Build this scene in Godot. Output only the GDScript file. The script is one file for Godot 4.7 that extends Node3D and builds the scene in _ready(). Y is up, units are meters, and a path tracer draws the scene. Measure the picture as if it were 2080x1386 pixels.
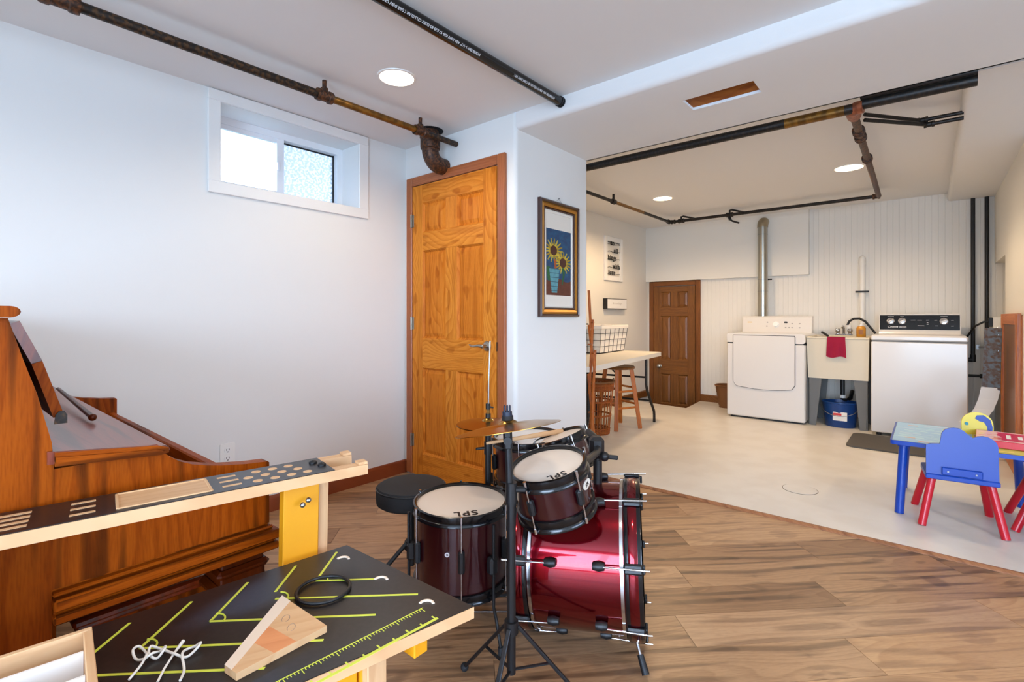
extends Node3D
# ---------------------------------------------------------------- pixel helpers (a pixel gives a direction; the plane gives the place)
const FPX := 1010.0
const HORIZON := 644.0
const EYE := 1.117
const YAW := 0.698132
func ray(x: float, y: float) -> Vector3:
	return Basis(Vector3.UP, YAW) * Vector3((x - 1040.0) / FPX, -(y - HORIZON) / FPX, -1.0)
func at_y(x: float, y: float, h := 0.0) -> Vector3:
	var r := ray(x, y)
	return Vector3(0, EYE, 0) + r * ((h - EYE) / r.y)
func at_x(x: float, y: float, px: float) -> Vector3:
	var r := ray(x, y)
	return Vector3(0, EYE, 0) + r * (px / r.x)
func at_z(x: float, y: float, pz: float) -> Vector3:
	var r := ray(x, y)
	return Vector3(0, EYE, 0) + r * (pz / r.z)
func cam_pt(right: float, depth: float, h: float) -> Vector3:
	return Basis(Vector3.UP, YAW) * Vector3(right, 0, -depth) + Vector3(0, h, 0)
func at_d(x: float, y: float, d: float) -> Vector3:
	return Vector3(0, EYE, 0) + ray(x, y) * d

# ---------------------------------------------------------------- mesh builder
class MB:
	var v := PackedVector3Array()
	var n := PackedVector3Array()
	var t := PackedVector2Array()
	var off := Vector2.ZERO
	func tri(a: Vector3, b: Vector3, c: Vector3, na: Vector3, nb: Vector3, nc: Vector3, ua: Vector2, ub: Vector2, uc: Vector2) -> void:
		if (b - a).cross(c - a).dot(na + nb + nc) > 0.0:
			v.append_array([a, c, b]); n.append_array([na, nc, nb]); t.append_array([ua + off, uc + off, ub + off])
		else:
			v.append_array([a, b, c]); n.append_array([na, nb, nc]); t.append_array([ua + off, ub + off, uc + off])
	func face(a: Vector3, b: Vector3, c: Vector3, d: Vector3, nn: Vector3, u: Vector3, w: Vector3) -> void:
		var q := [a, b, c, d]
		var uv := []
		for p in q: uv.append(Vector2(p.dot(u), p.dot(w)))
		tri(a, b, c, nn, nn, nn, uv[0], uv[1], uv[2])
		tri(a, c, d, nn, nn, nn, uv[0], uv[2], uv[3])
	func quad_n(a: Vector3, b: Vector3, c: Vector3, d: Vector3, na: Vector3, nb: Vector3, nc: Vector3, nd: Vector3, ua: Vector2, ub: Vector2, uc: Vector2, ud: Vector2) -> void:
		tri(a, b, c, na, nb, nc, ua, ub, uc)
		tri(a, c, d, na, nc, nd, ua, uc, ud)
	# box with optional chamfer; grain runs along axis g (longest by default)
	func box(c: Vector3, s: Vector3, bas := Basis(), bev := 0.0, g := -1) -> MB:
		var h := s * 0.5
		if g < 0:
			g = 0
			if s.y > s[g]: g = 1
			if s.z > s[g]: g = 2
		bev = minf(bev, minf(h.x, minf(h.y, h.z)) * 0.9)
		for i in 3:
			var j := (i + 1) % 3
			var k := (i + 2) % 3
			var uu := j
			var ww := k
			if g == k: uu = k; ww = j
			for sg in [-1.0, 1.0]:
				var nn := Vector3.ZERO
				nn[i] = sg
				var ps := []
				for q in [[-1, -1], [1, -1], [1, 1], [-1, 1]]:
					var p := Vector3.ZERO
					p[i] = sg * h[i]
					p[j] = q[0] * (h[j] - bev)
					p[k] = q[1] * (h[k] - bev)
					ps.append(p)
				var U := Vector3.ZERO
				U[uu] = 1
				var W := Vector3.ZERO
				W[ww] = 1
				_lf(c, bas, ps, nn, U, W)
		if bev > 0.0:
			for i in 3:   # edges along axis i
				var j := (i + 1) % 3
				var k := (i + 2) % 3
				for sj in [-1.0, 1.0]:
					for sk in [-1.0, 1.0]:
						var nn := Vector3.ZERO
						nn[j] = sj; nn[k] = sk
						nn = nn.normalized()
						var ps := []
						for e in [[-1, 0], [1, 0], [1, 1], [-1, 1]]:
							var p := Vector3.ZERO
							p[i] = e[0] * (h[i] - bev)
							p[j] = sj * (h[j] - (bev if e[1] == 1 else 0.0))
							p[k] = sk * (h[k] - (0.0 if e[1] == 1 else bev))
							ps.append(p)
						var U := Vector3.ZERO
						U[g] = 1
						var W := Vector3.ZERO
						W[j if j != g else k] = 1
						_lf(c, bas, ps, nn, U, W)
			for sx in [-1.0, 1.0]:
				for sy in [-1.0, 1.0]:
					for sz in [-1.0, 1.0]:
						var sg := Vector3(sx, sy, sz)
						var nn := bas * sg.normalized()
						var a := Vector3(h.x, h.y - bev, h.z - bev) * sg
						var b := Vector3(h.x - bev, h.y, h.z - bev) * sg
						var d := Vector3(h.x - bev, h.y - bev, h.z) * sg
						tri(c + bas * a, c + bas * b, c + bas * d, nn, nn, nn, Vector2(a.x, a.y), Vector2(b.x, b.y), Vector2(d.x, d.y))
		return self
	func _lf(c: Vector3, bas: Basis, ps: Array, nn: Vector3, U: Vector3, W: Vector3) -> void:
		var uv := []
		for p in ps: uv.append(Vector2(p.dot(U), p.dot(W)))
		var N := bas * nn
		tri(c + bas * ps[0], c + bas * ps[1], c + bas * ps[2], N, N, N, uv[0], uv[1], uv[2])
		tri(c + bas * ps[0], c + bas * ps[2], c + bas * ps[3], N, N, N, uv[0], uv[2], uv[3])
	func bar(a: Vector3, b: Vector3, w: float, d: float, side := Vector3.UP, bev := 0.0) -> MB:   # rectangular bar from a to b
		var y := (b - a).normalized()
		var x := side.cross(y)
		if x.length() < 0.01: x = Vector3.RIGHT.cross(y)
		x = x.normalized()
		var z := x.cross(y)
		return box((a + b) * 0.5, Vector3(w, a.distance_to(b), d), Basis(x, y, z), bev, 1)
	# tube through points; closed rings possible
	func tube(pts: Array, r: float, seg := 10, closed := false, radii := []) -> MB:
		var m := pts.size()
		var tang := []
		for i in m:
			var a: Vector3 = pts[(i - 1 + m) % m] if (closed or i > 0) else pts[i]
			var b: Vector3 = pts[(i + 1) % m] if (closed or i < m - 1) else pts[i]
			tang.append((b - a).normalized())
		var x: Vector3 = tang[0].cross(Vector3.UP)
		if x.length() < 0.05: x = tang[0].cross(Vector3.RIGHT)
		x = x.normalized()
		var rings := []
		var nr := []
		var ln := 0.0
		var lens := []
		for i in m:
			if i > 0: ln += pts[i].distance_to(pts[i - 1])
			lens.append(ln)
			x = (x - tang[i] * x.dot(tang[i])).normalized()
			var y: Vector3 = tang[i].cross(x)
			var ri: float = radii[i] if radii.size() > i else r
			var ring := []
			var rn := []
			for k in seg + 1:
				var a := TAU * k / seg
				var d := x * cos(a) + y * sin(a)
				ring.append(pts[i] + d * ri); rn.append(d)
			rings.append(ring); nr.append(rn)
		var cnt := m if closed else m - 1
		for i in cnt:
			var j := (i + 1) % m
			for k in seg:
				var va := TAU * k / seg * r
				var vb := TAU * (k + 1) / seg * r
				var u0: float = lens[i]
				var u1: float = lens[j] if j > i else lens[i] + 0.02
				quad_n(rings[i][k], rings[i][k + 1], rings[j][k + 1], rings[j][k], nr[i][k], nr[i][k + 1], nr[j][k + 1], nr[j][k], Vector2(u0, va), Vector2(u0, vb), Vector2(u1, vb), Vector2(u1, va))
		if not closed:
			for e in [0, m - 1]:
				var nn: Vector3 = tang[e] * (-1.0 if e == 0 else 1.0)
				for k in seg:
					tri(pts[e], rings[e][k], rings[e][k + 1], nn, nn, nn, Vector2.ZERO, Vector2(0.01, 0), Vector2(0, 0.01))
		return self
	func cyl(a: Vector3, b: Vector3, ra: float, rb := -1.0, seg := 16) -> MB:
		if rb < 0.0: rb = ra
		return tube([a, b], ra, seg, false, [ra, rb])
	# lathe: profile of (radius, height) about local Y of xf
	func lathe(xf: Transform3D, prof: Array, seg := 32, arc := TAU) -> MB:
		var m := prof.size()
		var sn := []
		for i in m - 1:
			var d: Vector2 = prof[i + 1] - prof[i]
			sn.append(Vector2(d.y, -d.x).normalized())
		for i in m - 1:
			if prof[i].distance_to(prof[i + 1]) < 0.000001: continue
			var n0: Vector2 = sn[i]
			var n1: Vector2 = sn[i]
			if i > 0 and sn[i - 1].dot(sn[i]) > 0.75: n0 = (sn[i - 1] + sn[i]).normalized()
			if i < m - 2 and sn[i + 1].dot(sn[i]) > 0.75: n1 = (sn[i + 1] + sn[i]).normalized()
			for k in seg:
				var a0 := arc * k / seg
				var a1 := arc * (k + 1) / seg
				var d0 := Vector3(cos(a0), 0, sin(a0))
				var d1 := Vector3(cos(a1), 0, sin(a1))
				var up := Vector3.UP
				var p := [d0 * prof[i].x + up * prof[i].y, d1 * prof[i].x + up * prof[i].y, d1 * prof[i + 1].x + up * prof[i + 1].y, d0 * prof[i + 1].x + up * prof[i + 1].y]
				var nn := [d0 * n0.x + up * n0.y, d1 * n0.x + up * n0.y, d1 * n1.x + up * n1.y, d0 * n1.x + up * n1.y]
				var rr: float = maxf(prof[i].x, prof[i + 1].x)
				var uv := [Vector2(prof[i].y, a0 * rr), Vector2(prof[i].y, a1 * rr), Vector2(prof[i + 1].y + 0.001, a1 * rr), Vector2(prof[i + 1].y + 0.001, a0 * rr)]
				for q in 4:
					p[q] = xf * p[q]
					nn[q] = (xf.basis * nn[q]).normalized()
				if prof[i].x > 0.00001: tri(p[0], p[1], p[2], nn[0], nn[1], nn[2], uv[0], uv[1], uv[2])
				if prof[i + 1].x > 0.00001: tri(p[0], p[2], p[3], nn[0], nn[2], nn[3], uv[0], uv[2], uv[3])
		return self
	# polygon in local XY extruded along local +Z
	func prism(poly: PackedVector2Array, depth: float, xf := Transform3D(), grain := 0.0, smooth := 0.8) -> MB:
		var idx := Geometry2D.triangulate_polygon(poly)
		var g := Vector2(cos(grain), sin(grain))
		var gp := Vector2(-g.y, g.x)
		for e in 2:
			var nn := (xf.basis * Vector3(0, 0, -1 if e == 0 else 1)).normalized()
			var z := 0.0 if e == 0 else depth
			for i in range(0, idx.size(), 3):
				var q := [poly[idx[i]], poly[idx[i + 1]], poly[idx[i + 2]]]
				var p := []
				var uv := []
				for w in q:
					p.append(xf * Vector3(w.x, w.y, z)); uv.append(Vector2(w.dot(g), w.dot(gp)))
				tri(p[0], p[1], p[2], nn, nn, nn, uv[0], uv[1], uv[2])
		var m := poly.size()
		var ar := 0.0
		for i in m: ar += poly[i].cross(poly[(i + 1) % m])
		var sg := 1.0 if ar > 0 else -1.0
		var en := []
		for i in m:
			var d := (poly[(i + 1) % m] - poly[i]).normalized()
			en.append(Vector2(d.y, -d.x) * sg)
		var ln := 0.0
		for i in m:
			var a := poly[i]
			var b := poly[(i + 1) % m]
			var n0: Vector2 = en[i]
			var n1: Vector2 = en[i]
			var pv: Vector2 = en[(i - 1 + m) % m]
			var nx: Vector2 = en[(i + 1) % m]
			if pv.dot(n0) > smooth: n0 = (pv + n0).normalized()
			if nx.dot(n1) > smooth: n1 = (nx + n1).normalized()
			var N0 := (xf.basis * Vector3(n0.x, n0.y, 0)).normalized()
			var N1 := (xf.basis * Vector3(n1.x, n1.y, 0)).normalized()
			var l2 := ln + a.distance_to(b)
			var ua := Vector2(a.dot(g), a.dot(gp))
			var ub := Vector2(b.dot(g), b.dot(gp))
			quad_n(xf * Vector3(a.x, a.y, 0), xf * Vector3(b.x, b.y, 0), xf * Vector3(b.x, b.y, depth), xf * Vector3(a.x, a.y, depth), N0, N1, N1, N0, ua, ub, ub + gp * depth * 0.7 + g * 0.0, ua + gp * depth * 0.7)
			ln = l2
		return self
	func ball(c: Vector3, r: float, sc := Vector3.ONE, seg := 16) -> MB:
		var pr := []
		for i in 9:
			var a := -PI / 2 + PI * i / 8
			pr.append(Vector2(maxf(cos(a) * r, 0.0), sin(a) * r))
		return lathe(Transform3D(Basis.from_scale(sc), c), pr, seg)
	func mesh() -> ArrayMesh:
		var arr := []
		arr.resize(Mesh.ARRAY_MAX)
		arr[Mesh.ARRAY_VERTEX] = v
		arr[Mesh.ARRAY_NORMAL] = n
		arr[Mesh.ARRAY_TEX_UV] = t
		var am := ArrayMesh.new()
		am.add_surface_from_arrays(Mesh.PRIMITIVE_TRIANGLES, arr)
		return am

# ---------------------------------------------------------------- nodes
var rng := RandomNumberGenerator.new()
var M := {}
func mb() -> MB:
	var m := MB.new()
	m.off = Vector2(rng.randf() * 3.0, rng.randf() * 3.0)
	return m
func obj(called: String, m: MB, mat: Material, parent: Node = self) -> MeshInstance3D:
	var o := MeshInstance3D.new()
	o.name = called
	o.mesh = m.mesh()
	o.material_override = mat
	parent.add_child(o, true)
	return o
func thing(called: String, label: String, cat: String, at := Vector3.ZERO, group := "") -> Node3D:
	var o := Node3D.new()
	o.name = called
	add_child(o, true)
	o.position = at
	return tag(o, label, cat, group)
func tag(o: Node3D, label: String, cat: String, group := "") -> Node3D:
	o.set_meta("label", label)
	o.set_meta("category", cat)
	if group != "": o.set_meta("group", group)
	return o
func struct(called: String, m: MB, mat: Material) -> MeshInstance3D:
	var o := obj(called, m, mat)
	o.set_meta("kind", "structure")
	return o
func sroot(called: String) -> Node3D:
	var o := Node3D.new()
	o.name = called
	add_child(o, true)
	o.set_meta("kind", "structure")
	return o
func txt(called: String, s: String, size: float, mat: Material, parent: Node, xf: Transform3D, font := "Droid Sans", bold := false, italic := false, depth := 0.002) -> MeshInstance3D:
	var f := SystemFont.new()
	f.font_names = PackedStringArray([font])
	if bold: f.font_weight = 700
	f.font_italic = italic
	var t := TextMesh.new()
	t.text = s
	t.font = f
	t.font_size = 48
	t.pixel_size = size / 36.0
	t.depth = depth
	var o := MeshInstance3D.new()
	o.name = called
	o.mesh = t
	o.material_override = mat
	o.transform = xf
	parent.add_child(o, true)
	return o

# ---------------------------------------------------------------- materials
func c8(r: float, g: float, b: float) -> Color:
	return Color(r / 255.0, g / 255.0, b / 255.0)
func mat(c: Color, rough := 0.6, metal := 0.0) -> StandardMaterial3D:
	var m := StandardMaterial3D.new()
	m.albedo_color = c
	m.roughness = rough
	m.metallic = metal
	return m
func coat(m: StandardMaterial3D, amt := 1.0, r := 0.05) -> StandardMaterial3D:
	m.clearcoat_enabled = true
	m.clearcoat = amt
	m.clearcoat_roughness = r
	return m
func tri_w(x: float) -> float:
	return absf(fposmod(x, 2.0) - 1.0)
# grain along U; mirrored so that it tiles. dims in metres for the whole tile
func wood_tex(w: int, h: int, lx: float, ly: float, light: Color, mid: Color, dark: Color, rings: float, warp: float, fibre: float, streak: float, sd: int, knots := 0.0) -> ImageTexture:
	var n1 := FastNoiseLite.new()
	n1.seed = sd
	n1.noise_type = FastNoiseLite.TYPE_SIMPLEX_SMOOTH
	n1.frequency = 1.0
	n1.fractal_type = FastNoiseLite.FRACTAL_NONE
	var n2 := FastNoiseLite.new()
	n2.seed = sd + 7
	n2.noise_type = FastNoiseLite.TYPE_SIMPLEX
	n2.frequency = 1.0
	n2.fractal_octaves = 3
	var data := PackedByteArray()
	data.resize(w * h * 3)
	for y in h:
		var vy := tri_w(2.0 * y / h) * ly * 0.5
		for x in w:
			var ux := tri_w(2.0 * x / w) * lx * 0.5
			var wv := n1.get_noise_2d(ux * 1.3, vy * 5.0)
			var f := vy * rings + warp * wv
			var s := f - floorf(f)
			s = s * s * (1.0 - smoothstep(0.9, 1.0, s))
			var fb := n2.get_noise_2d(ux * 14.0, vy * 420.0) * fibre
			var st := smoothstep(0.1, 0.75, n1.get_noise_2d(ux * 1.5 + 31.0, vy * 26.0 + 11.0)) * streak
			if knots > 0.0:
				st += smoothstep(0.55, 0.8, n1.get_noise_2d(ux * 5.0 + 91.0, vy * 14.0 + 5.0)) * knots
			var k := clampf(s * 0.75 + fb + 0.15 + n1.get_noise_2d(ux * 0.9 + 50.0, vy * 3.0) * 0.2, 0.0, 1.0)
			var c := light.lerp(mid, k).lerp(dark, clampf(st + maxf(fb, 0.0) * 0.3, 0.0, 1.0))
			var o := (y * w + x) * 3
			data[o] = int(clampf(c.r, 0, 1) * 255.0)
			data[o + 1] = int(clampf(c.g, 0, 1) * 255.0)
			data[o + 2] = int(clampf(c.b, 0, 1) * 255.0)
	var im := Image.create_from_data(w, h, false, Image.FORMAT_RGB8, data)
	im.generate_mipmaps()
	return ImageTexture.create_from_image(im)
func wood(tex: Texture2D, lx: float, ly: float, rough: float, tint := Color.WHITE, spec := 0.5) -> StandardMaterial3D:
	var m := mat(tint, rough)
	m.metallic_specular = spec
	m.albedo_texture = tex
	m.uv1_scale = Vector3(1.0 / lx, 1.0 / ly, 1.0)
	return m
# mottled paint / metal: two tones mixed by noise, mapped in object space
func mottled(a: Color, b: Color, freq: float, rough: float, metal := 0.0, lo := 0.35, hi := 0.65, sd := 3, scale := 1.0, oct := 4) -> StandardMaterial3D:
	var nz := FastNoiseLite.new()
	nz.seed = sd
	nz.noise_type = FastNoiseLite.TYPE_SIMPLEX_SMOOTH
	nz.frequency = freq / 256.0
	nz.fractal_octaves = oct
	var im := nz.get_seamless_image(256, 256)
	var data := PackedByteArray()
	data.resize(256 * 256 * 3)
	for i in 65536:
		var k := smoothstep(lo, hi, im.get_pixel(i % 256, i / 256).r)
		var c := a.lerp(b, k)
		data[i * 3] = int(c.r * 255.0); data[i * 3 + 1] = int(c.g * 255.0); data[i * 3 + 2] = int(c.b * 255.0)
	var m := mat(Color.WHITE, rough, metal)
	m.albedo_texture = ImageTexture.create_from_image(Image.create_from_data(256, 256, false, Image.FORMAT_RGB8, data))
	m.uv1_triplanar = true
	m.uv1_scale = Vector3.ONE * scale
	return m

const YUP := Basis(Vector3(1, 0, 0), Vector3(0, 0, 1), Vector3(0, 1, 0))     # plan polygons (x, z) extruded upwards
const SIDE := Basis(Vector3(0, 0, 1), Vector3(0, 1, 0), Vector3(1, 0, 0))    # side polygons (z, y) extruded along +x
func pv(a: Array) -> PackedVector2Array:
	var p := PackedVector2Array()
	for q in a: p.append(Vector2(q[0], q[1]))
	return p
func rot_y(deg: float) -> Basis:
	return Basis(Vector3.UP, deg_to_rad(deg))
func up_frame(o: Vector3, up: Vector3, fwd := Vector3(0, 0, 1)) -> Transform3D:
	var y := up.normalized()
	var x := y.cross(fwd).normalized()
	return Transform3D(Basis(x, y, x.cross(y)), o)
func arc_pts(c: Vector3, a: Vector3, b: Vector3, r: float, t0: float, t1: float, k: int) -> Array:
	var o := []
	for i in k + 1:
		var t := lerpf(t0, t1, float(i) / k)
		o.append(c + (a * cos(t) + b * sin(t)) * r)
	return o

const DAYC := Color(0.755, 0.875, 1.0)
const LAMPC := Color(1.0, 0.92, 0.82)
const CEIL := 2.325
const LCEIL := 2.355
const SOFF := 2.227
const WX := -2.9      # left wall
const DZ := -2.26     # wall with the pine door
const PX := -1.866    # right face of the pillar
const LZ := -3.055    # where the laundry begins
const LX := -3.05     # laundry left wall
const BZ := -6.62     # laundry back wall
const RX := 0.48      # laundry right wall

func recessed(at: Vector3, r: float, energy: float, tint: Color, label: String, grp: String) -> void:
	var t := thing("recessed_light", label, "ceiling light", at, grp)
	obj("trim_ring", mb().lathe(Transform3D(Basis(), Vector3.ZERO), [Vector2(r + 0.012, 0.0), Vector2(r + 0.010, -0.005), Vector2(r, -0.006), Vector2(r - 0.002, 0.012)], 40), M.white_gloss, t)
	var gm := mat(Color.WHITE, 0.5)
	gm.emission_enabled = true
	gm.emission = tint
	gm.emission_energy_multiplier = 9.0
	obj("glowing_lens", mb().lathe(Transform3D(), [Vector2(0.0, -0.004), Vector2(r * 0.7, -0.0035), Vector2(r - 0.001, -0.002), Vector2(r - 0.001, 0.003), Vector2(0.0, 0.003)], 40), gm, t)
	var l := SpotLight3D.new()
	l.name = "lamp_light"
	l.light_color = tint
	l.light_energy = energy
	l.light_size = r
	l.spot_angle = 82.0
	l.spot_angle_attenuation = 0.6
	l.spot_range = 14.0
	l.spot_attenuation = 2.0
	l.shadow_enabled = true
	l.rotation_degrees.x = -90.0
	l.position = Vector3(0, -0.015, 0)
	t.add_child(l)

func _ready() -> void:
	rng.seed = 20240611
	# ---- camera
	var cam := Camera3D.new()
	cam.name = "camera"
	cam.position = Vector3(0, EYE, 0)
	cam.rotation.y = YAW
	var near := 0.05
	cam.set_frustum(near * 1386.0 / FPX, Vector2(0, -(693.0 - HORIZON) / FPX * near), near, 60.0)
	add_child(cam)
	cam.current = true
	# ---- sky
	var env := Environment.new()
	var sky := Sky.new()
	var sm := ProceduralSkyMaterial.new()
	sm.sky_top_color = Color(0.60, 0.74, 0.95)
	sm.sky_horizon_color = Color(0.93, 0.96, 1.0)
	sm.ground_bottom_color = Color(0.30, 0.33, 0.27)
	sm.ground_horizon_color = Color(0.75, 0.78, 0.75)
	sm.sky_energy_multiplier = 3.0
	sm.ground_energy_multiplier = 1.2
	sky.sky_material = sm
	env.background_mode = Environment.BG_SKY
	env.sky = sky
	env.tonemap_mode = Environment.TONE_MAPPER_LINEAR
	env.tonemap_exposure = 1.08
	env.sdfgi_enabled = true
	env.ssao_enabled = true
	env.ssil_enabled = true
	var we := WorldEnvironment.new()
	we.name = "environment"
	we.environment = env
	add_child(we)
	# ---- daylight through the glazed doors behind the photographer
	var day := AreaLight3D.new()
	day.name = "daylight"
	day.area_size = Vector2(2.5, 1.95)
	day.light_color = DAYC
	day.light_energy = 17.0
	day.shadow_enabled = true
	day.position = Vector3(0.75, 1.08, 2.55)
	add_child(day)     # an area light shines along its -Z
	# ---- daylight through the window in the right wall
	var day2 := AreaLight3D.new()
	day2.name = "daylight_side"
	day2.area_size = Vector2(2.0, 1.3)
	day2.light_color = DAYC
	day2.light_energy = 2.0
	day2.shadow_enabled = true
	day2.position = Vector3(2.57, 1.35, -0.6)
	day2.rotation.y = PI / 2
	add_child(day2)
	materials()
	shell()
	openings()
	pipes()
	laundry()
	piano()
	workbench()
	drums()

func materials() -> void:
	M.wall = mat(c8(233, 233, 231), 0.75)
	M.ceil = mat(c8(232, 231, 230), 0.8)
	M.lwall = mat(c8(233, 229, 220), 0.6)
	M.white_trim = mat(c8(240, 240, 238), 0.4)
	M.white_gloss = mat(c8(240, 239, 235), 0.3)
	M.vinyl = mat(c8(238, 240, 243), 0.35)
	M.black = mat(c8(18, 18, 20), 0.45)
	M.black_soft = mat(c8(24, 24, 26), 0.75)
	M.black_shiny = mat(c8(12, 12, 14), 0.18)
	M.chrome = mat(c8(205, 205, 208), 0.16, 1.0)
	M.nickel = mat(c8(170, 164, 155), 0.28, 1.0)
	M.steel = mat(c8(160, 160, 160), 0.35, 1.0)
	M.floor_white = mottled(c8(226, 220, 209), c8(220, 213, 201), 5.0, 0.33, 0.0, 0.3, 0.8, 11, 0.6)
	M.iron = mottled(c8(30, 25, 22), c8(92, 62, 34), 14.0, 0.5, 0.25, 0.42, 0.75, 5, 3.0)
	M.iron_dark = mottled(c8(20, 19, 19), c8(52, 40, 30), 14.0, 0.45, 0.25, 0.42, 0.8, 6, 3.0)
	M.rust = mottled(c8(44, 28, 20), c8(112, 66, 34), 10.0, 0.5, 0.2, 0.35, 0.7, 8, 5.0)
	M.brass_old = mottled(c8(96, 66, 26), c8(142, 100, 38), 6.0, 0.35, 0.6, 0.2, 0.8, 9, 3.0)
	M.copper_paint = mottled(c8(120, 62, 38), c8(165, 92, 58), 8.0, 0.4, 0.3, 0.3, 0.7, 12, 4.0)
	var pine := wood_tex(1024, 256, 2.4, 0.6, c8(224, 144, 54), c8(194, 108, 26), c8(144, 68, 10), 42.0, 3.2, 0.16, 0.25, 21, 0.35)
	M.pine = wood(pine, 2.4, 0.6, 0.4, Color.WHITE, 0.22)
	M.pine_panel = wood(pine, 2.4, 0.6, 0.4, c8(250, 240, 226), 0.22)
	var casing := wood_tex(512, 128, 2.0, 0.3, c8(178, 104, 58), c8(150, 80, 42), c8(110, 54, 26), 60.0, 1.2, 0.2, 0.15, 33)
	M.casing = wood(casing, 2.0, 0.3, 0.35)
	M.baseb = wood(casing, 2.0, 0.3, 0.35, c8(205, 175, 165))
	var oak := wood_tex(512, 256, 2.0, 0.5, c8(134, 84, 34), c8(104, 60, 20), c8(66, 36, 10), 50.0, 2.2, 0.25, 0.25, 41)
	M.oak = wood(oak, 2.0, 0.5, 0.4)
	M.oak_light = wood(oak, 2.0, 0.5, 0.4, c8(255, 240, 215))
	M.honey = wood(pine, 2.4, 0.6, 0.4, c8(225, 205, 190))
	M.stick = wood(pine, 2.4, 0.6, 0.45, c8(205, 180, 165))
	var mahog := wood_tex(1024, 512, 1.6, 0.8, c8(180, 90, 20), c8(146, 64, 8), c8(66, 28, 6), 36.0, 1.6, 0.3, 0.6, 52)
	M.mahog = wood(mahog, 1.6, 0.8, 0.4, c8(215, 205, 170), 0.18)
	M.mahog_red = coat(wood(mahog, 1.6, 0.8, 0.34, c8(190, 145, 138)), 0.3, 0.15)
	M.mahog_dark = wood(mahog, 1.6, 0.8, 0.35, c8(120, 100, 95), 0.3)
	var raw := wood_tex(512, 128, 1.6, 0.4, c8(236, 208, 172), c8(222, 186, 146), c8(190, 146, 104), 40.0, 1.5, 0.14, 0.12, 61)
	M.raw = wood(raw, 1.6, 0.4, 0.6, c8(232, 212, 190))
	M.raw_red = wood(raw, 1.6, 0.4, 0.6, c8(236, 178, 140))
	M.yellow = mat(c8(226, 152, 16), 0.45)
	M.board = mottled(c8(26, 23, 22), c8(33, 29, 28), 20.0, 0.33, 0.0, 0.3, 0.7, 15, 4.0)
	M.mark = mat(c8(206, 210, 70), 0.5)
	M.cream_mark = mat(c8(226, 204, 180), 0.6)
	M.wicker = wood(pine, 2.4, 0.6, 0.6, c8(190, 160, 135))
	M.wicker_dark = mottled(c8(96, 58, 26), c8(140, 90, 44), 40.0, 0.65, 0.0, 0.3, 0.7, 17, 6.0)
	M.red_lacquer = coat(mat(c8(58, 8, 14), 0.3, 0.55), 1.0, 0.04)
	M.bass_lacquer = coat(mottled(c8(108, 2, 15), c8(130, 6, 24), 60.0, 0.17, 0.92, 0.3, 0.7, 19, 10.0), 0.6, 0.03)
	M.skin = mat(c8(232, 214, 194), 0.5)
	M.skin_white = mat(c8(238, 238, 236), 0.5)
	M.cymbal = mat(c8(170, 126, 56), 0.24, 1.0)
	M.appliance = coat(mat(c8(224, 219, 212), 0.3), 0.5, 0.1)
	M.sink = mat(c8(216, 204, 180), 0.5)
	M.galv = mat(c8(178, 176, 166), 0.3, 1.0)
	M.grey_leg = mottled(c8(98, 98, 96), c8(120, 119, 115), 60.0, 0.7, 0.0, 0.3, 0.7, 23, 6.0)
	M.blue = mat(c8(4, 60, 158), 0.35)
	M.red_leg = mat(c8(190, 16, 34), 0.3)
	M.navy = mat(c8(14, 60, 120), 0.4)
	M.cloth_red = mat(c8(150, 8, 50), 0.9)
	M.liner = mat(c8(236, 230, 220), 0.9)
	M.amber = mat(c8(206, 140, 44), 0.2)
	M.paper = mat(c8(232, 226, 216), 0.8)
	M.mat_grey = mat(c8(84, 80, 74), 0.85)
	M.pvc = mat(c8(236, 232, 224), 0.35)
	M.table_top = mottled(c8(224, 218, 206), c8(216, 209, 196), 60.0, 0.5, 0.0, 0.3, 0.7, 29, 6.0)

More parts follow.
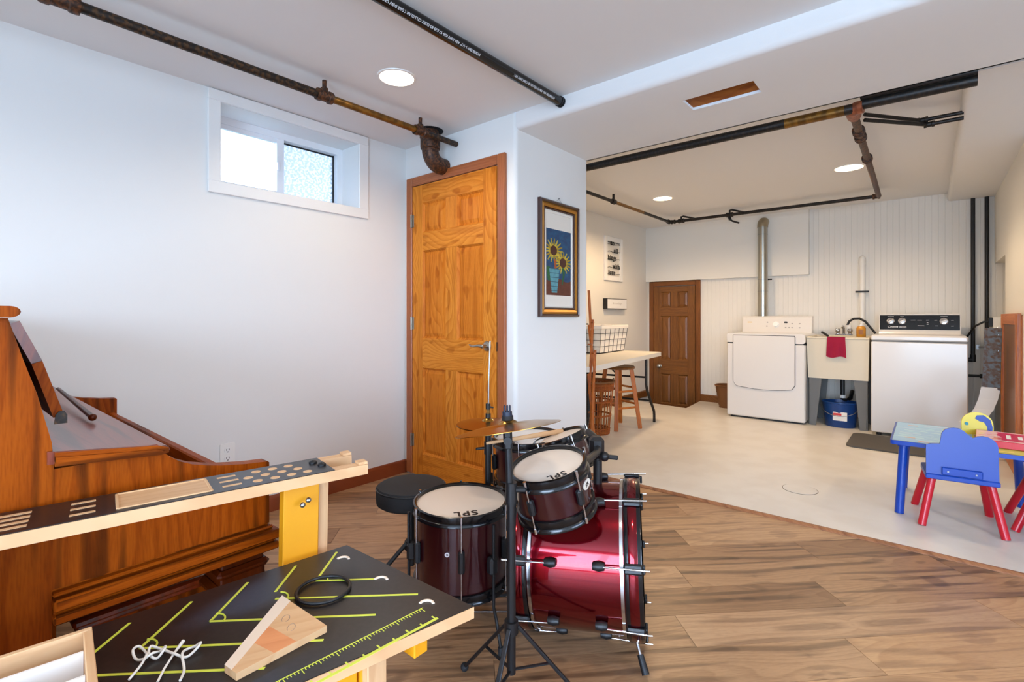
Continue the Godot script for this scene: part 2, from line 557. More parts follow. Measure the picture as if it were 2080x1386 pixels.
func shell() -> void:
	# floor of diagonal vinyl planks
	var fl := sroot("floor")
	obj("subfloor", mb().box(Vector3(-0.15, -0.06, 0.0), Vector3(6.1, 0.1, 6.2)), mat(c8(70, 50, 36), 0.9), fl)
	var ptex := [
		wood_tex(2048, 512, 2.6, 0.72, c8(204, 166, 126), c8(178, 138, 100), c8(112, 82, 60), 34.0, 2.4, 0.34, 0.42, 71, 0.25),
		wood_tex(2048, 512, 2.6, 0.72, c8(196, 156, 116), c8(166, 126, 90), c8(98, 72, 52), 38.0, 3.0, 0.36, 0.55, 77, 0.35)]
	var pm := []
	for i in 6:
		pm.append(wood(ptex[i % 2], 2.6, 0.72, 0.38, [c8(242, 238, 232), c8(226, 219, 212), c8(242, 232, 218), c8(212, 202, 194), c8(232, 226, 222), c8(198, 188, 180)][i]))
	var room := pv([[WX, 2.6], [2.6, 2.6], [2.6, LZ + 0.02], [PX, LZ + 0.02], [PX, DZ], [WX, DZ]])
	var dir := Vector2(cos(deg_to_rad(-45.0)), sin(deg_to_rad(-45.0)))     # (x, z): long side of the planks
	var nrm := Vector2(-dir.y, dir.x)
	var pw := 0.18
	var pl := 1.22
	for row in range(-32, 34):
		var shift := fposmod(row * 0.437, 1.0) * pl
		for col in range(-5, 6):
			var o := dir * (col * pl + shift) + nrm * (row * pw)
			var g := 0.0008
			var quad := PackedVector2Array([o + dir * g + nrm * g, o + dir * (pl - g) + nrm * g, o + dir * (pl - g) + nrm * (pw - g), o + dir * g + nrm * (pw - g)])
			for piece in Geometry2D.intersect_polygons(quad, room):
				if piece.size() < 3: continue
				var m := mb()
				m.prism(piece, 0.008, Transform3D(YUP, Vector3(0, -0.008, 0)), deg_to_rad(-45.0))
				obj("plank", m, pm[rng.randi() % 6], fl)
	# painted laundry floor, with a dip in front of the low door
	var dip := [[LX, -6.10], [-2.69, -6.04], [-2.26, -5.98], [-2.31, BZ]]
	var lf := mb()
	lf.prism(pv([[LX, LZ], [2.6, LZ], [2.6, BZ], dip[3], dip[2], dip[1], dip[0]]), 0.11, Transform3D(YUP, Vector3(0, -0.1, 0)))
	struct("floor_laundry", lf, M.floor_white)
	struct("floor_dip", mb().prism(pv([dip[0], dip[1], dip[2], dip[3], [LX, BZ]]), 0.05, Transform3D(YUP, Vector3(0, -0.19, 0))), mat(c8(70, 44, 24), 0.8))
	struct("trim_threshold", mb().prism(pv([[0, 0], [0.022, 0], [0.022, 0.006], [0.012, 0.014], [0, 0.014]]), 4.47, Transform3D(Basis(Vector3(0, 0, 1), Vector3(0, 1, 0), Vector3(1, 0, 0)), Vector3(PX, 0, LZ - 0.002))), wood(pm[0].albedo_texture, 2.6, 0.72, 0.4, c8(205, 170, 150)))
	# ceilings
	struct("ceiling", mb().box(Vector3(-0.3, CEIL + 0.1, 0.2), Vector3(6.0, 0.2, 4.92)), M.ceil)
	struct("ceiling_laundry", mb().box(Vector3(-0.25, LCEIL + 0.1, -4.95), Vector3(5.9, 0.2, 3.8)), M.ceil)
	# beam between the rooms, with rounded lower front edge and an open vent hole
	var bm := mb()
	var prof := [[DZ, CEIL + 0.02], [DZ, SOFF + 0.03]]
	for i in 7:
		var a := PI / 2 * i / 6
		prof.append([DZ - 0.03 + 0.03 * cos(a), SOFF + 0.03 - 0.03 * sin(a)])
	prof.append_array([[-2.50, SOFF], [-2.50, CEIL + 0.02]])
	bm.prism(pv(prof), 4.47, Transform3D(SIDE, Vector3(PX, 0, 0)))
	var hx0 := -0.97
	var hx1 := -0.634
	var hz0 := -2.67
	var hz1 := -2.52
	for b in [[PX, hx0, LZ, -2.50], [hx1, 2.6, LZ, -2.50], [hx0, hx1, LZ, hz0], [hx0, hx1, hz1, -2.50]]:
		bm.box(Vector3((b[0] + b[1]) / 2, SOFF + 0.007, (b[2] + b[3]) / 2), Vector3(b[1] - b[0], 0.014, b[3] - b[2]))
	bm.box(Vector3((PX + 2.6) / 2, SOFF + 0.07, LZ + 0.006), Vector3(2.6 - PX, 0.14, 0.012))
	struct("ceiling_soffit", bm, M.ceil)
	var vh := sroot("trim_vent_hole")
	obj("joist", mb().box(Vector3((hx0 + hx1) / 2, SOFF + 0.065, hz0 - 0.03), Vector3(0.7, 0.09, 0.03), Basis(), 0.0, 0), M.stick, vh)
	obj("subfloor_board", mb().box(Vector3((hx0 + hx1) / 2, SOFF + 0.125, -2.6), Vector3(0.8, 0.015, 0.3)), mat(c8(60, 42, 30), 0.9), vh)
	# left wall with the window opening
	var wl := mb()
	var wz0 := -1.87
	var wz1 := -1.03
	var wy0 := 1.838
	var wy1 := 2.262
	for b in [[wz1, 2.8, 0.0, CEIL], [-2.45, wz0, 0.0, CEIL], [wz0, wz1, 0.0, wy0], [wz0, wz1, wy1, CEIL]]:
		wl.box(Vector3(WX - 0.15, (b[2] + b[3]) / 2, (b[0] + b[1]) / 2), Vector3(0.3, b[3] - b[2], b[1] - b[0]))
	struct("wall_left", wl, M.wall)
	# wall with the pine door and the pillar, rounded outer corner
	var pl2 := [[-3.2, DZ], [PX - 0.025, DZ]]
	for i in 7:
		var a := PI / 2 * i / 6
		pl2.append([PX - 0.025 + 0.025 * sin(a), DZ - 0.025 + 0.025 * cos(a)])
	pl2.append_array([[PX, LZ + 0.012]])
	for i in 5:
		var a := PI / 2 * i / 4
		pl2.append([PX - 0.012 + 0.012 * cos(a), LZ + 0.012 - 0.012 * sin(a)])
	pl2.append_array([[-3.2, LZ], [-3.2, -2.9], [-2.05, -2.9], [-2.05, -2.42], [-3.2, -2.42]])
	struct("wall_door_side", mb().prism(pv(pl2), CEIL + 0.02, Transform3D(YUP, Vector3.ZERO)), M.wall)
	# laundry walls
	struct("wall_laundry_left", mb().box(Vector3(LX - 0.1, 1.1, (LZ + BZ) / 2), Vector3(0.2, 2.7, LZ - BZ + 0.3)), M.lwall)
	# back wall of grooved boards: one ridge profile across
	var bb := []
	var x := LX - 0.1
	while x < 0.75:
		bb.append([x, BZ]); bb.append([x + 0.046, BZ]); bb.append([x + 0.048, BZ - 0.003]); bb.append([x + 0.050, BZ - 0.003])
		x += 0.052
	bb.append_array([[x, BZ], [x, BZ - 0.15], [LX - 0.1, BZ - 0.15]])
	struct("wall_laundry_back", mb().prism(pv(bb), 2.6, Transform3D(YUP, Vector3(0, -0.2, 0)), 0.0, 2.0), M.lwall)
	struct("trim_header_panel", mb().box(Vector3((LX - 1.06) / 2, (1.607 + LCEIL) / 2, BZ + 0.03), Vector3(-1.06 - LX, LCEIL - 1.607, 0.06)), M.lwall)
	# right laundry wall with a recess, and the boxed duct below the ceiling
	var wr := mb()
	for b in [[-5.75, -4.5, 0.0, LCEIL], [BZ, -5.75, 1.63, LCEIL], [BZ, -5.75, 0.0, 0.92]]:
		wr.box(Vector3(RX + 0.06, (b[2] + b[3]) / 2, (b[0] + b[1]) / 2), Vector3(0.12, b[3] - b[2], b[1] - b[0]))
	wr.box(Vector3(RX + 0.16, 1.2, -6.1), Vector3(0.08, 2.3, 1.1))
	struct("wall_laundry_right", wr, M.lwall)
	struct("trim_recess_ledge", mb().box(Vector3(RX + 0.05, 0.925, -6.15), Vector3(0.14, 0.035, 0.85), Basis(), 0.004), mat(c8(196, 172, 140), 0.6))
	var bx := []
	for q in [[0.14, LCEIL], [RX, LCEIL], [RX, 2.272], [0.165, 2.272]]: bx.append(q)
	for i in 4:
		var a := PI / 2 * (i + 1) / 4
		bx.append([0.165 - 0.025 * sin(a), 2.297 - 0.025 * cos(a)])
	struct("ceiling_duct_box", mb().prism(pv(bx), 3.42, Transform3D(Basis(Vector3(1, 0, 0), Vector3(0, 1, 0), Vector3(0, 0, 1)), Vector3(0, 0, BZ))), M.ceil)
	# rest of the room, out of view: rear wall with glazed doors, right wall
	var rw := mb()
	for b in [[-3.2, -0.55, 0.0, CEIL], [2.05, 2.8, 0.0, CEIL], [-0.55, 2.05, 2.06, CEIL]]:
		rw.box(Vector3((b[0] + b[1]) / 2, (b[2] + b[3]) / 2, 2.7), Vector3(b[1] - b[0], b[3] - b[2], 0.2))
	struct("wall_rear", rw, M.wall)
	var gd := sroot("door_1")
	obj("frame", mb().box(Vector3(0.75, 2.03, 2.7), Vector3(2.6, 0.06, 0.08)).box(Vector3(-0.52, 1.03, 2.7), Vector3(0.06, 2.06, 0.08)).box(Vector3(2.02, 1.03, 2.7), Vector3(0.06, 2.06, 0.08)).box(Vector3(0.75, 1.03, 2.7), Vector3(0.08, 2.0, 0.06)), M.vinyl, gd)
	var gl := mat(Color(0.95, 0.98, 1.0, 0.08), 0.02)
	gl.transparency = BaseMaterial3D.TRANSPARENCY_ALPHA
	M.glass = gl
	obj("pane", mb().box(Vector3(0.11, 1.03, 2.7), Vector3(1.2, 1.94, 0.008)), gl, gd)
	obj("pane", mb().box(Vector3(1.38, 1.03, 2.7), Vector3(1.2, 1.94, 0.008)), gl, gd)
	var wrt := mb()
	for b in [[0.4, 2.8, 0.0, 2.5], [-6.8, -1.6, 0.0, 2.5], [-1.6, 0.4, 0.0, 0.7], [-1.6, 0.4, 2.0, 2.5]]:
		wrt.box(Vector3(2.7, (b[2] + b[3]) / 2, (b[0] + b[1]) / 2), Vector3(0.2, b[3] - b[2], b[1] - b[0]))
	struct("wall_right", wrt, M.wall)
	var w2 := sroot("window_2")
	obj("frame", mb().box(Vector3(2.7, 1.97, -0.6), Vector3(0.08, 0.06, 2.0)).box(Vector3(2.7, 0.73, -0.6), Vector3(0.08, 0.06, 2.0)).box(Vector3(2.7, 1.35, -1.57), Vector3(0.08, 1.3, 0.06)).box(Vector3(2.7, 1.35, 0.37), Vector3(0.08, 1.3, 0.06)).box(Vector3(2.7, 1.35, -0.6), Vector3(0.07, 1.2, 0.06)), M.vinyl, w2)
	obj("pane", mb().box(Vector3(2.7, 1.35, -0.12), Vector3(0.008, 1.2, 0.92)), gl, w2)
	obj("pane", mb().box(Vector3(2.7, 1.35, -1.08), Vector3(0.008, 1.2, 0.92)), gl, w2)
	struct("wall_laundry_end", mb().box(Vector3(1.6, 1.2, BZ - 0.08), Vector3(2.2, 2.6, 0.15)), M.lwall)
	# baseboards
	var bprof := [[0, 0], [0.014, 0], [0.014, 0.07], [0.011, 0.082], [0.005, 0.088], [0, 0.09]]
	struct("baseboard_left", mb().prism(pv(bprof), 4.8, Transform3D(Basis(Vector3(1, 0, 0), Vector3(0, 1, 0), Vector3(0, 0, 1)), Vector3(WX, 0, DZ)), PI / 2), M.baseb)
	struct("baseboard_door_side", mb().prism(pv(bprof), 0.018, Transform3D(Basis(Vector3(0, 0, 1), Vector3(0, 1, 0), Vector3(1, 0, 0)), Vector3(WX, 0, DZ))), M.baseb)
	struct("baseboard_laundry_left", mb().prism(pv([[0, 0], [0.014, 0], [0.014, 0.08], [0, 0.09]]), 3.45, Transform3D(Basis(Vector3(1, 0, 0), Vector3(0, 1, 0), Vector3(0, 0, 1)), Vector3(LX, 0.0, BZ))), M.oak)
	struct("baseboard_laundry_back", mb().prism(pv([[0, 0], [0.014, 0], [0.014, 0.08], [0, 0.09]]), 1.9, Transform3D(SIDE, Vector3(-2.31, 0.01, BZ))), M.oak)

func openings() -> void:
	# ---- basement window in the left wall
	var w := sroot("window_1")
	var cs := mb()
	var x := WX + 0.008
	cs.box(Vector3(x, 2.293, -1.455), Vector3(0.016, 0.058, 0.97), Basis(), 0.003)
	cs.box(Vector3(x, 1.806, -1.455), Vector3(0.016, 0.064, 0.97), Basis(), 0.003)
	cs.box(Vector3(x, 2.05, -1.0), Vector3(0.016, 0.43, 0.062), Basis(), 0.003)
	cs.box(Vector3(x, 2.05, -1.905), Vector3(0.016, 0.43, 0.07), Basis(), 0.003)
	obj("casing", cs, M.white_trim, w)
	var fx := -3.13
	var fr := mb()
	fr.box(Vector3(fx, 2.242, -1.45), Vector3(0.08, 0.04, 0.84)).box(Vector3(fx, 1.855, -1.45), Vector3(0.08, 0.034, 0.84)).box(Vector3(fx, 2.047, -1.05), Vector3(0.08, 0.350, 0.04)).box(Vector3(fx, 2.047, -1.85), Vector3(0.08, 0.350, 0.04))
	obj("window_frame", fr, M.vinyl, w)
	var sa := mb()
	sa.box(Vector3(fx + 0.02, 2.05, -1.445), Vector3(0.03, 0.37, 0.045)).box(Vector3(fx + 0.02, 2.21, -1.26), Vector3(0.026, 0.026, 0.36)).box(Vector3(fx + 0.02, 1.882, -1.26), Vector3(0.026, 0.026, 0.36)).box(Vector3(fx + 0.02, 2.05, -1.083), Vector3(0.026, 0.37, 0.026))
	var sash := obj("sliding_sash", sa, M.vinyl, w)
	obj("latch", mb().box(Vector3(fx + 0.04, 2.05, -1.43), Vector3(0.012, 0.05, 0.014), Basis(), 0.003), M.vinyl, sash)
	obj("pane", mb().box(Vector3(fx + 0.02, 2.05, -1.26), Vector3(0.004, 0.32, 0.34)), M.glass, w)
	var fz := mottled(c8(236, 240, 242), c8(150, 165, 168), 11.0, 0.25, 0.0, 0.42, 0.58, 37, 4.0, 2)
	fz.transparency = BaseMaterial3D.TRANSPARENCY_ALPHA
	fz.albedo_color = Color(1, 1, 1, 0.72)
	obj("frosted_pane", mb().box(Vector3(fx - 0.01, 2.05, -1.65), Vector3(0.004, 0.36, 0.38)), fz, w)
	var seal := mb()
	seal.box(Vector3(fx - 0.005, 2.05, -1.825), Vector3(0.006, 0.35, 0.008)).box(Vector3(fx - 0.005, 2.215, -1.65), Vector3(0.006, 0.008, 0.35))
	obj("gasket", seal, M.black, w)
	# ground and a low hedge outside the window
	var out := mb()
	out.box(Vector3(-6.3, 1.5, -2.0), Vector3(6.0, 0.2, 8.0))
	struct("ground_outside", out, mat(c8(120, 128, 92), 0.95))
	tag(obj("low_hedge", mb().box(Vector3(-3.98, 1.79, -1.9), Vector3(0.16, 0.60, 3.4), Basis(), 0.03), mottled(c8(70, 92, 52), c8(120, 128, 110), 16.0, 0.95, 0.0, 0.35, 0.65, 91, 3.0)), "low green hedge seen along the bottom of basement window", "hedge")
	# ---- pine door
	panel_door("door_2", Vector3(-2.798, 0.012, DZ), 0.795, 2.02, M.pine, M.pine_panel, M.casing, 0.062, 0)
	# ---- low dark door at the back of the laundry
	panel_door("door_3", Vector3(-2.945, -0.14, BZ + 0.005), 0.57, 1.675, M.oak, M.oak, M.oak_light, 0.065, 1)

func panel_door(called: String, o: Vector3, w: float, h: float, m: Material, pm: Material, cm: Material, cw: float, kind: int) -> void:
	var d := sroot(called)
	var st := 0.108 if kind == 0 else 0.095
	var th := 0.02
	var zc := o.z + th / 2
	# stiles, rails and raised panels, each its own board
	for sx in [0, 1]:
		obj("stile", mb().box(Vector3(o.x + (st / 2 if sx == 0 else w - st / 2), o.y + h / 2, zc), Vector3(st, h, th), Basis(), 0.0015), m, d)
	var rails := [[0.0, 0.155], [0.753, 0.958], [1.563, 1.69], [1.895, 2.02]] if kind == 0 else [[0.0, 0.07], [0.475, 0.677], [1.27, 1.392], [1.60, 1.675]]
	for r in rails:
		obj("rail", mb().box(Vector3(o.x + w / 2, o.y + (r[0] + r[1]) / 2, zc), Vector3(w - 2 * st, r[1] - r[0], th), Basis(), 0.0015, 0), m, d)
	var pwid := (w - 3 * st) / 2
	for i in 3:
		var y0: float = rails[i][1]
		var y1: float = rails[i + 1][0]
		obj("mullion", mb().box(Vector3(o.x + w / 2, o.y + (y0 + y1) / 2, zc), Vector3(st, y1 - y0, th), Basis(), 0.0015, 1), m, d)
		for sx in 2:
			var cx := o.x + st + pwid / 2 + sx * (pwid + st)
			var cy := o.y + (y0 + y1) / 2
			var pn := mb()
			var a := Vector2(pwid / 2, (y1 - y0) / 2)
			var b := a - Vector2(0.012, 0.012)
			var e := a - Vector2(0.036, 0.036)
			var z0 := o.z + th - 0.002
			var z1 := o.z + 0.006
			var z2 := o.z + 0.014
			for ring in [[a, z0, b, z1], [b, z1, e, z2]]:
				var p0: Vector2 = ring[0]
				var p1: Vector2 = ring[2]
				for k in 4:
					var s0: Vector2 = [Vector2(-1, -1), Vector2(1, -1), Vector2(1, 1), Vector2(-1, 1)][k]
					var s1: Vector2 = [Vector2(1, -1), Vector2(1, 1), Vector2(-1, 1), Vector2(-1, -1)][k]
					var q0 := Vector3(cx + p0.x * s0.x, cy + p0.y * s0.y, ring[1])
					var q1 := Vector3(cx + p0.x * s1.x, cy + p0.y * s1.y, ring[1])
					var q2 := Vector3(cx + p1.x * s1.x, cy + p1.y * s1.y, ring[3])
					var q3 := Vector3(cx + p1.x * s0.x, cy + p1.y * s0.y, ring[3])
					var nn := (q1 - q0).cross(q3 - q0).normalized()
					if nn.z < 0: nn = -nn
					pn.face(q0, q1, q2, q3, nn, Vector3.UP, Vector3.RIGHT)
			pn.face(Vector3(cx - e.x, cy - e.y, z2), Vector3(cx + e.x, cy - e.y, z2), Vector3(cx + e.x, cy + e.y, z2), Vector3(cx - e.x, cy + e.y, z2), Vector3(0, 0, 1), Vector3.UP, Vector3.RIGHT)
			obj("panel", pn, pm, d)
	# casing
	var cz := o.z + 0.011
	var g := 0.006
	for sx in [0, 1]:
		var cx := o.x - cw / 2 - g if sx == 0 else o.x + w + cw / 2 + g
		obj("casing", mb().box(Vector3(cx, o.y + h / 2 + (cw + g) / 2, cz), Vector3(cw, h + cw + g, 0.024), Basis(), 0.005), cm, d)
	obj("casing", mb().box(Vector3(o.x + w / 2, o.y + h + g + cw / 2, cz), Vector3(w + 2 * g - 0.001, cw, 0.024), Basis(), 0.005), cm, d)
	obj("jamb_gap", mb().box(Vector3(o.x + w / 2, o.y + h / 2, o.z + 0.0015), Vector3(w + 2 * g, h + g, 0.003)), M.black, d)
	if kind == 0:
		for hy in [0.24, 1.06, 1.78]:
			var hg := obj("hinge", mb().cyl(Vector3(o.x - 0.004, o.y + hy - 0.045, o.z + 0.028), Vector3(o.x - 0.004, o.y + hy + 0.045, o.z + 0.028), 0.006, -1, 10), M.nickel, d)
			obj("hinge_leaf", mb().box(Vector3(o.x + 0.008, o.y + hy, o.z + 0.0215), Vector3(0.022, 0.085, 0.003)), M.nickel, hg)
		var hc := Vector3(o.x + w - 0.075, o.y + 0.925, o.z + th)
		var hb := obj("door_handle", mb().lathe(Transform3D(Basis(Vector3.RIGHT, PI / 2), hc), [Vector2(0.0, 0.0), Vector2(0.032, 0.0), Vector2(0.032, 0.004), Vector2(0.026, 0.011), Vector2(0.012, 0.014), Vector2(0.011, 0.045), Vector2(0.0, 0.047)], 28), M.nickel, d)
		var lv := []
		for i in 10:
			var k := i / 9.0
			lv.append(hc + Vector3(0.0 - 0.115 * k, 0.004 * sin(k * TAU) - 0.004 * k + 0.012 * k * k, 0.042 + 0.006 * sin(k * PI)))
		obj("lever", mb().tube(lv, 0.009, 10, false, [0.012, 0.011, 0.0095, 0.009, 0.0085, 0.008, 0.0075, 0.007, 0.006, 0.004]), M.nickel, hb)
		obj("strike_plate", mb().box(Vector3(o.x + w + g + 0.004, o.y + 0.925, o.z + 0.024), Vector3(0.004, 0.055, 0.008)), M.iron_dark, d)
	else:
		var hc := Vector3(o.x + 0.09, 0.44, o.z + th)
		obj("door_knob", mb().lathe(Transform3D(Basis(Vector3.RIGHT, PI / 2), hc), [Vector2(0.0, 0.0), Vector2(0.026, 0.0), Vector2(0.026, 0.005), Vector2(0.011, 0.010), Vector2(0.011, 0.025), Vector2(0.024, 0.035), Vector2(0.027, 0.048), Vector2(0.018, 0.060), Vector2(0.0, 0.064)], 24), M.nickel, d)

func pipe_run(t: Node3D, called: String, pts: Array, r: float, m: Material, seg := 14) -> MeshInstance3D:
	return obj(called, mb().tube(pts, r, seg), m, t)
func collar(t: Node3D, called: String, c: Vector3, axis: Vector3, r: float, w: float, m: Material) -> MeshInstance3D:
	var a := axis.normalized() * w * 0.5
	return obj(called, mb().lathe(up_frame(c, axis, Vector3(0.3, 0.2, 0.9)), [Vector2(r * 0.8, -w * 0.5), Vector2(r * 1.12, -w * 0.5), Vector2(r * 1.18, -w * 0.42), Vector2(r * 1.18, -w * 0.25), Vector2(r, -w * 0.2), Vector2(r, w * 0.2), Vector2(r * 1.18, w * 0.25), Vector2(r * 1.18, w * 0.42), Vector2(r * 1.12, w * 0.5), Vector2(r * 0.8, w * 0.5)], 18), m, t)

func pipes() -> void:
	# ---- old iron pipe under the ceiling by the left wall
	var px := -2.367
	var py := 2.245
	var t := thing("iron_pipe", "long dark iron pipe with brass section running under ceiling above the small window", "pipe", Vector3(px, py, -0.9))
	var rel := func(z: float) -> Vector3: return Vector3(0, 0, z + 0.9)
	pipe_run(t, "pipe_section", [rel.call(2.4), rel.call(-0.31)], 0.021, M.iron_dark)
	pipe_run(t, "pipe_section", [rel.call(-0.31), rel.call(-1.33)], 0.0205, M.iron)
	pipe_run(t, "brass_section", [rel.call(-1.33), rel.call(-1.95)], 0.019, M.brass_old)
	pipe_run(t, "pipe_section", [rel.call(-1.95), rel.call(-2.255)], 0.018, M.iron)
	collar(t, "coupling", rel.call(-0.32), Vector3(0, 0, 1), 0.027, 0.11, M.rust)
	for z in [-1.33, -1.955]:
		var tee := collar(t, "tee_fitting", rel.call(z), Vector3(0, 0, 1), 0.026, 0.085, M.rust)
		obj("riser", mb().cyl(rel.call(z) + Vector3(0, 0.015, 0), rel.call(z) + Vector3(0, CEIL - py, 0), 0.011, -1, 10).cyl(rel.call(z) + Vector3(0, 0.015, 0), rel.call(z) + Vector3(0, 0.04, 0), 0.019, -1, 12), M.rust, tee)
	# ---- cast iron bend going into the wall above the door
	var e0 := at_z(874, 300, -2.13)
	t = thing("cast_iron_bend", "rusty cast iron drain bend entering the wall above the pine door", "pipe", Vector3(e0.x, 2.2, e0.z))
	var pts := [Vector3(0, CEIL - 2.2, 0), Vector3(0, 0.04, 0)]
	pts.append_array(arc_pts(Vector3(0, 0.0, -0.085), Vector3(0, 0, 1), Vector3(0, -1, 0), 0.085, 0.0, PI / 2, 8))
	pts.append(Vector3(0, -0.085, -0.125))
	pipe_run(t, "bend", pts, 0.054, M.rust, 20)
	obj("hub", mb().lathe(Transform3D(Basis(), Vector3(0, 0.02, 0)), [Vector2(0.05, -0.02), Vector2(0.062, -0.015), Vector2(0.064, 0.0), Vector2(0.064, 0.05), Vector2(0.068, 0.055), Vector2(0.068, 0.075), Vector2(0.05, 0.08)], 24), M.rust, t)
	struct("ceiling_hole", mb().lathe(Transform3D(Basis(), Vector3(e0.x, CEIL - 0.002, e0.z)), [Vector2(0.0, 0.0), Vector2(0.085, 0.0), Vector2(0.085, 0.002), Vector2(0.0, 0.002)], 20), M.black_soft)
	# ---- black plastic pipe with printed lettering
	px = -1.544
	py = 2.292
	t = thing("black_plastic_pipe", "straight black plastic drain pipe with white printed lettering across ceiling", "pipe", Vector3(px, py, -1.0))
	pipe_run(t, "pipe_section", [Vector3(0, 0, 3.4), Vector3(0, 0, DZ + 1.0)], 0.0245, M.black_shiny, 24)
	var nn := Vector3(0.80, -0.60, 0).normalized()
	var rr := Vector3(0, 0, 1)
	var tb := Basis(rr, nn.cross(rr), nn)
	var white_print := mat(c8(210, 214, 220), 0.5)
	txt("printed_lettering", "015086780+1-1/2\" ABS-DWV 436-17 629-85 COEX CELLULAR CORE DWV UPC \u2022 USA", 0.011, white_print, t, Transform3D(tb, nn * 0.0245 + Vector3(0, 0, -0.32)), "Droid Sans", true, false, 0.0006)
	txt("printed_lettering", "015086780 ABS 436-17 CELLULAR CORE DWV UPC", 0.011, white_print, t, Transform3D(tb, nn * 0.0245 + Vector3(0, 0, -1.0)), "Droid Sans", true, false, 0.0006)
	collar(t, "end_collar", Vector3(0, 0, DZ + 1.0 + 0.012), Vector3(0, 0, 1), 0.0245, 0.024, M.black)
	recessed(Vector3(-2.055, CEIL, -1.546), 0.085, 0.75, LAMPC, "round glowing recessed light in ceiling between iron pipe and black pipe", "recessed ceiling lights")
	recessed(Vector3(-0.35, CEIL, -0.7), 0.085, 0.7, LAMPC, "round recessed light in ceiling over the open floor of near room", "recessed ceiling lights")
	recessed(Vector3(-2.0, CEIL, 0.9), 0.085, 0.7, LAMPC, "round recessed light in ceiling behind the piano", "recessed ceiling lights")
	recessed(Vector3(1.3, CEIL, -1.2), 0.085, 0.7, LAMPC, "round recessed light in ceiling near the right wall", "recessed ceiling lights")
	recessed(Vector3(-2.13, LCEIL, -4.985), 0.093, 2.5, Color(1.0, 0.85, 0.66), "round glowing recessed light in laundry ceiling over the folding table", "recessed ceiling lights")
	recessed(Vector3(-0.51, LCEIL, -4.95), 0.1, 2.0, Color(1.0, 0.88, 0.72), "round glowing recessed light in laundry ceiling before the washer", "recessed ceiling lights")
	recessed(Vector3(1.3, LCEIL, -4.4), 0.093, 1.4, Color(1.0, 0.88, 0.72), "added fill light in ceiling beyond the end of right laundry wall", "recessed ceiling lights")  # unseen fill lamp, added to raise the bounce light in the laundry
	# ---- drain pipe along the laundry side of the beam, bend and long fall to the back
	t = thing("drain_pipe", "thick dark drain pipe along the beam with copper coloured bend dropping back into laundry", "pipe", Vector3(-0.29, 2.2, -3.12))
	pipe_run(t, "pipe_section", [Vector3(-2.6, 0.005, 0), Vector3(0.0, 0.0, 0)], 0.026, M.iron_dark)
	pipe_run(t, "brass_section", [Vector3(-0.33, 0.0, 0), Vector3(-0.05, 0.0, 0)], 0.0268, M.brass_old)
	pipe_run(t, "pipe_section", [Vector3(0.02, 0.012, 0), Vector3(0.46, 0.004, 0)], 0.026, M.iron_dark)
	pipe_run(t, "pipe_section", [Vector3(0.02, 0.045, 0.03), Vector3(0.46, 0.037, 0.03)], 0.016, M.black)
	var b0 := Vector3(0.0, 0.0, 0.0)
	var b1 := Vector3(-0.081, 0.08, -2.80)
	var bd := (b1 - b0).normalized()
	var bp := [Vector3(0.03, 0.004, 0.0)]
	bp.append_array(arc_pts(Vector3(0.0, 0.0, -0.055), Vector3(0, 0, 1), Vector3(-1, 0, 0), 0.055, 0.0, PI / 2, 6))
	obj("copper_bend", mb().tube([Vector3(0.03, 0, 0), Vector3(0.0, 0, -0.004), Vector3(-0.015, 0, -0.02), Vector3(-0.02, 0, -0.05), Vector3(-0.02, 0.002, -0.12)], 0.033, 16), M.copper_paint, t)
	pipe_run(t, "fall_pipe", [Vector3(-0.02, 0.002, -0.1), b1], 0.021, M.rust)
	for q in [0.16, 0.21, 0.42]:
		collar(t, "coupling", Vector3(-0.02, 0.002, 0).lerp(b1, q), bd, 0.028, 0.06, M.rust)
	# ---- water pipes round the laundry ceiling
	t = thing("water_pipe", "dark water pipe with valves running round the laundry ceiling above the low door", "pipe", Vector3(-2.44, 2.28, -5.93))
	var y := 0.0
	pipe_run(t, "pipe_section", [Vector3(0.0, y, 2.85), Vector3(0.0, y, 0.75)], 0.0165, M.iron_dark)
	pipe_run(t, "brass_section", [Vector3(0.0, y, 1.42), Vector3(0.0, y, 0.75)], 0.0168, M.brass_old)
	pipe_run(t, "pipe_section", [Vector3(0.0, y, 0.75), Vector3(0.0, y, 0.02)], 0.0165, M.iron_dark)
	pipe_run(t, "pipe_section", [Vector3(0.02, y, 0), Vector3(2.07, y, 0)], 0.017, M.iron_dark)
	collar(t, "elbow_fitting", Vector3(0.0, y, 0.04), Vector3(0, 0, 1), 0.022, 0.05, M.iron_dark)
	collar(t, "elbow_fitting", Vector3(0.04, y, 0), Vector3(1, 0, 0), 0.022, 0.05, M.iron_dark)
	collar(t, "elbow_fitting", Vector3(2.05, y, 0), Vector3(1, 0, 0), 0.023, 0.06, M.rust)
	collar(t, "tee_fitting", Vector3(0.0, y, 1.43), Vector3(0, 0, 1), 0.022, 0.06, M.iron_dark)
	obj("riser", mb().cyl(Vector3(0, y, 1.43), Vector3(0, 0.073, 1.43), 0.012, -1, 10), M.iron_dark, t)
	for x in [0.14, 0.70]:
		var f := collar(t, "tee_fitting", Vector3(x, y, 0), Vector3(1, 0, 0), 0.023, 0.07, M.iron_dark)
		obj("stub", mb().tube([Vector3(x, y, 0), Vector3(x, y + 0.05, 0.0), Vector3(x + 0.02, y + 0.055, -0.01), Vector3(x + 0.16, y + 0.02, -0.14)], 0.011, 8), M.iron_dark, f)
	obj("shutoff_valve", mb().tube([Vector3(0.70, y, 0), Vector3(0.70, y - 0.05, 0.0), Vector3(0.73, y - 0.075, 0), Vector3(0.80, y - 0.105, 0)], 0.010, 8).cyl(Vector3(0.695, y - 0.02, 0), Vector3(0.705, y - 0.06, 0), 0.016, -1, 10), M.iron_dark, t)
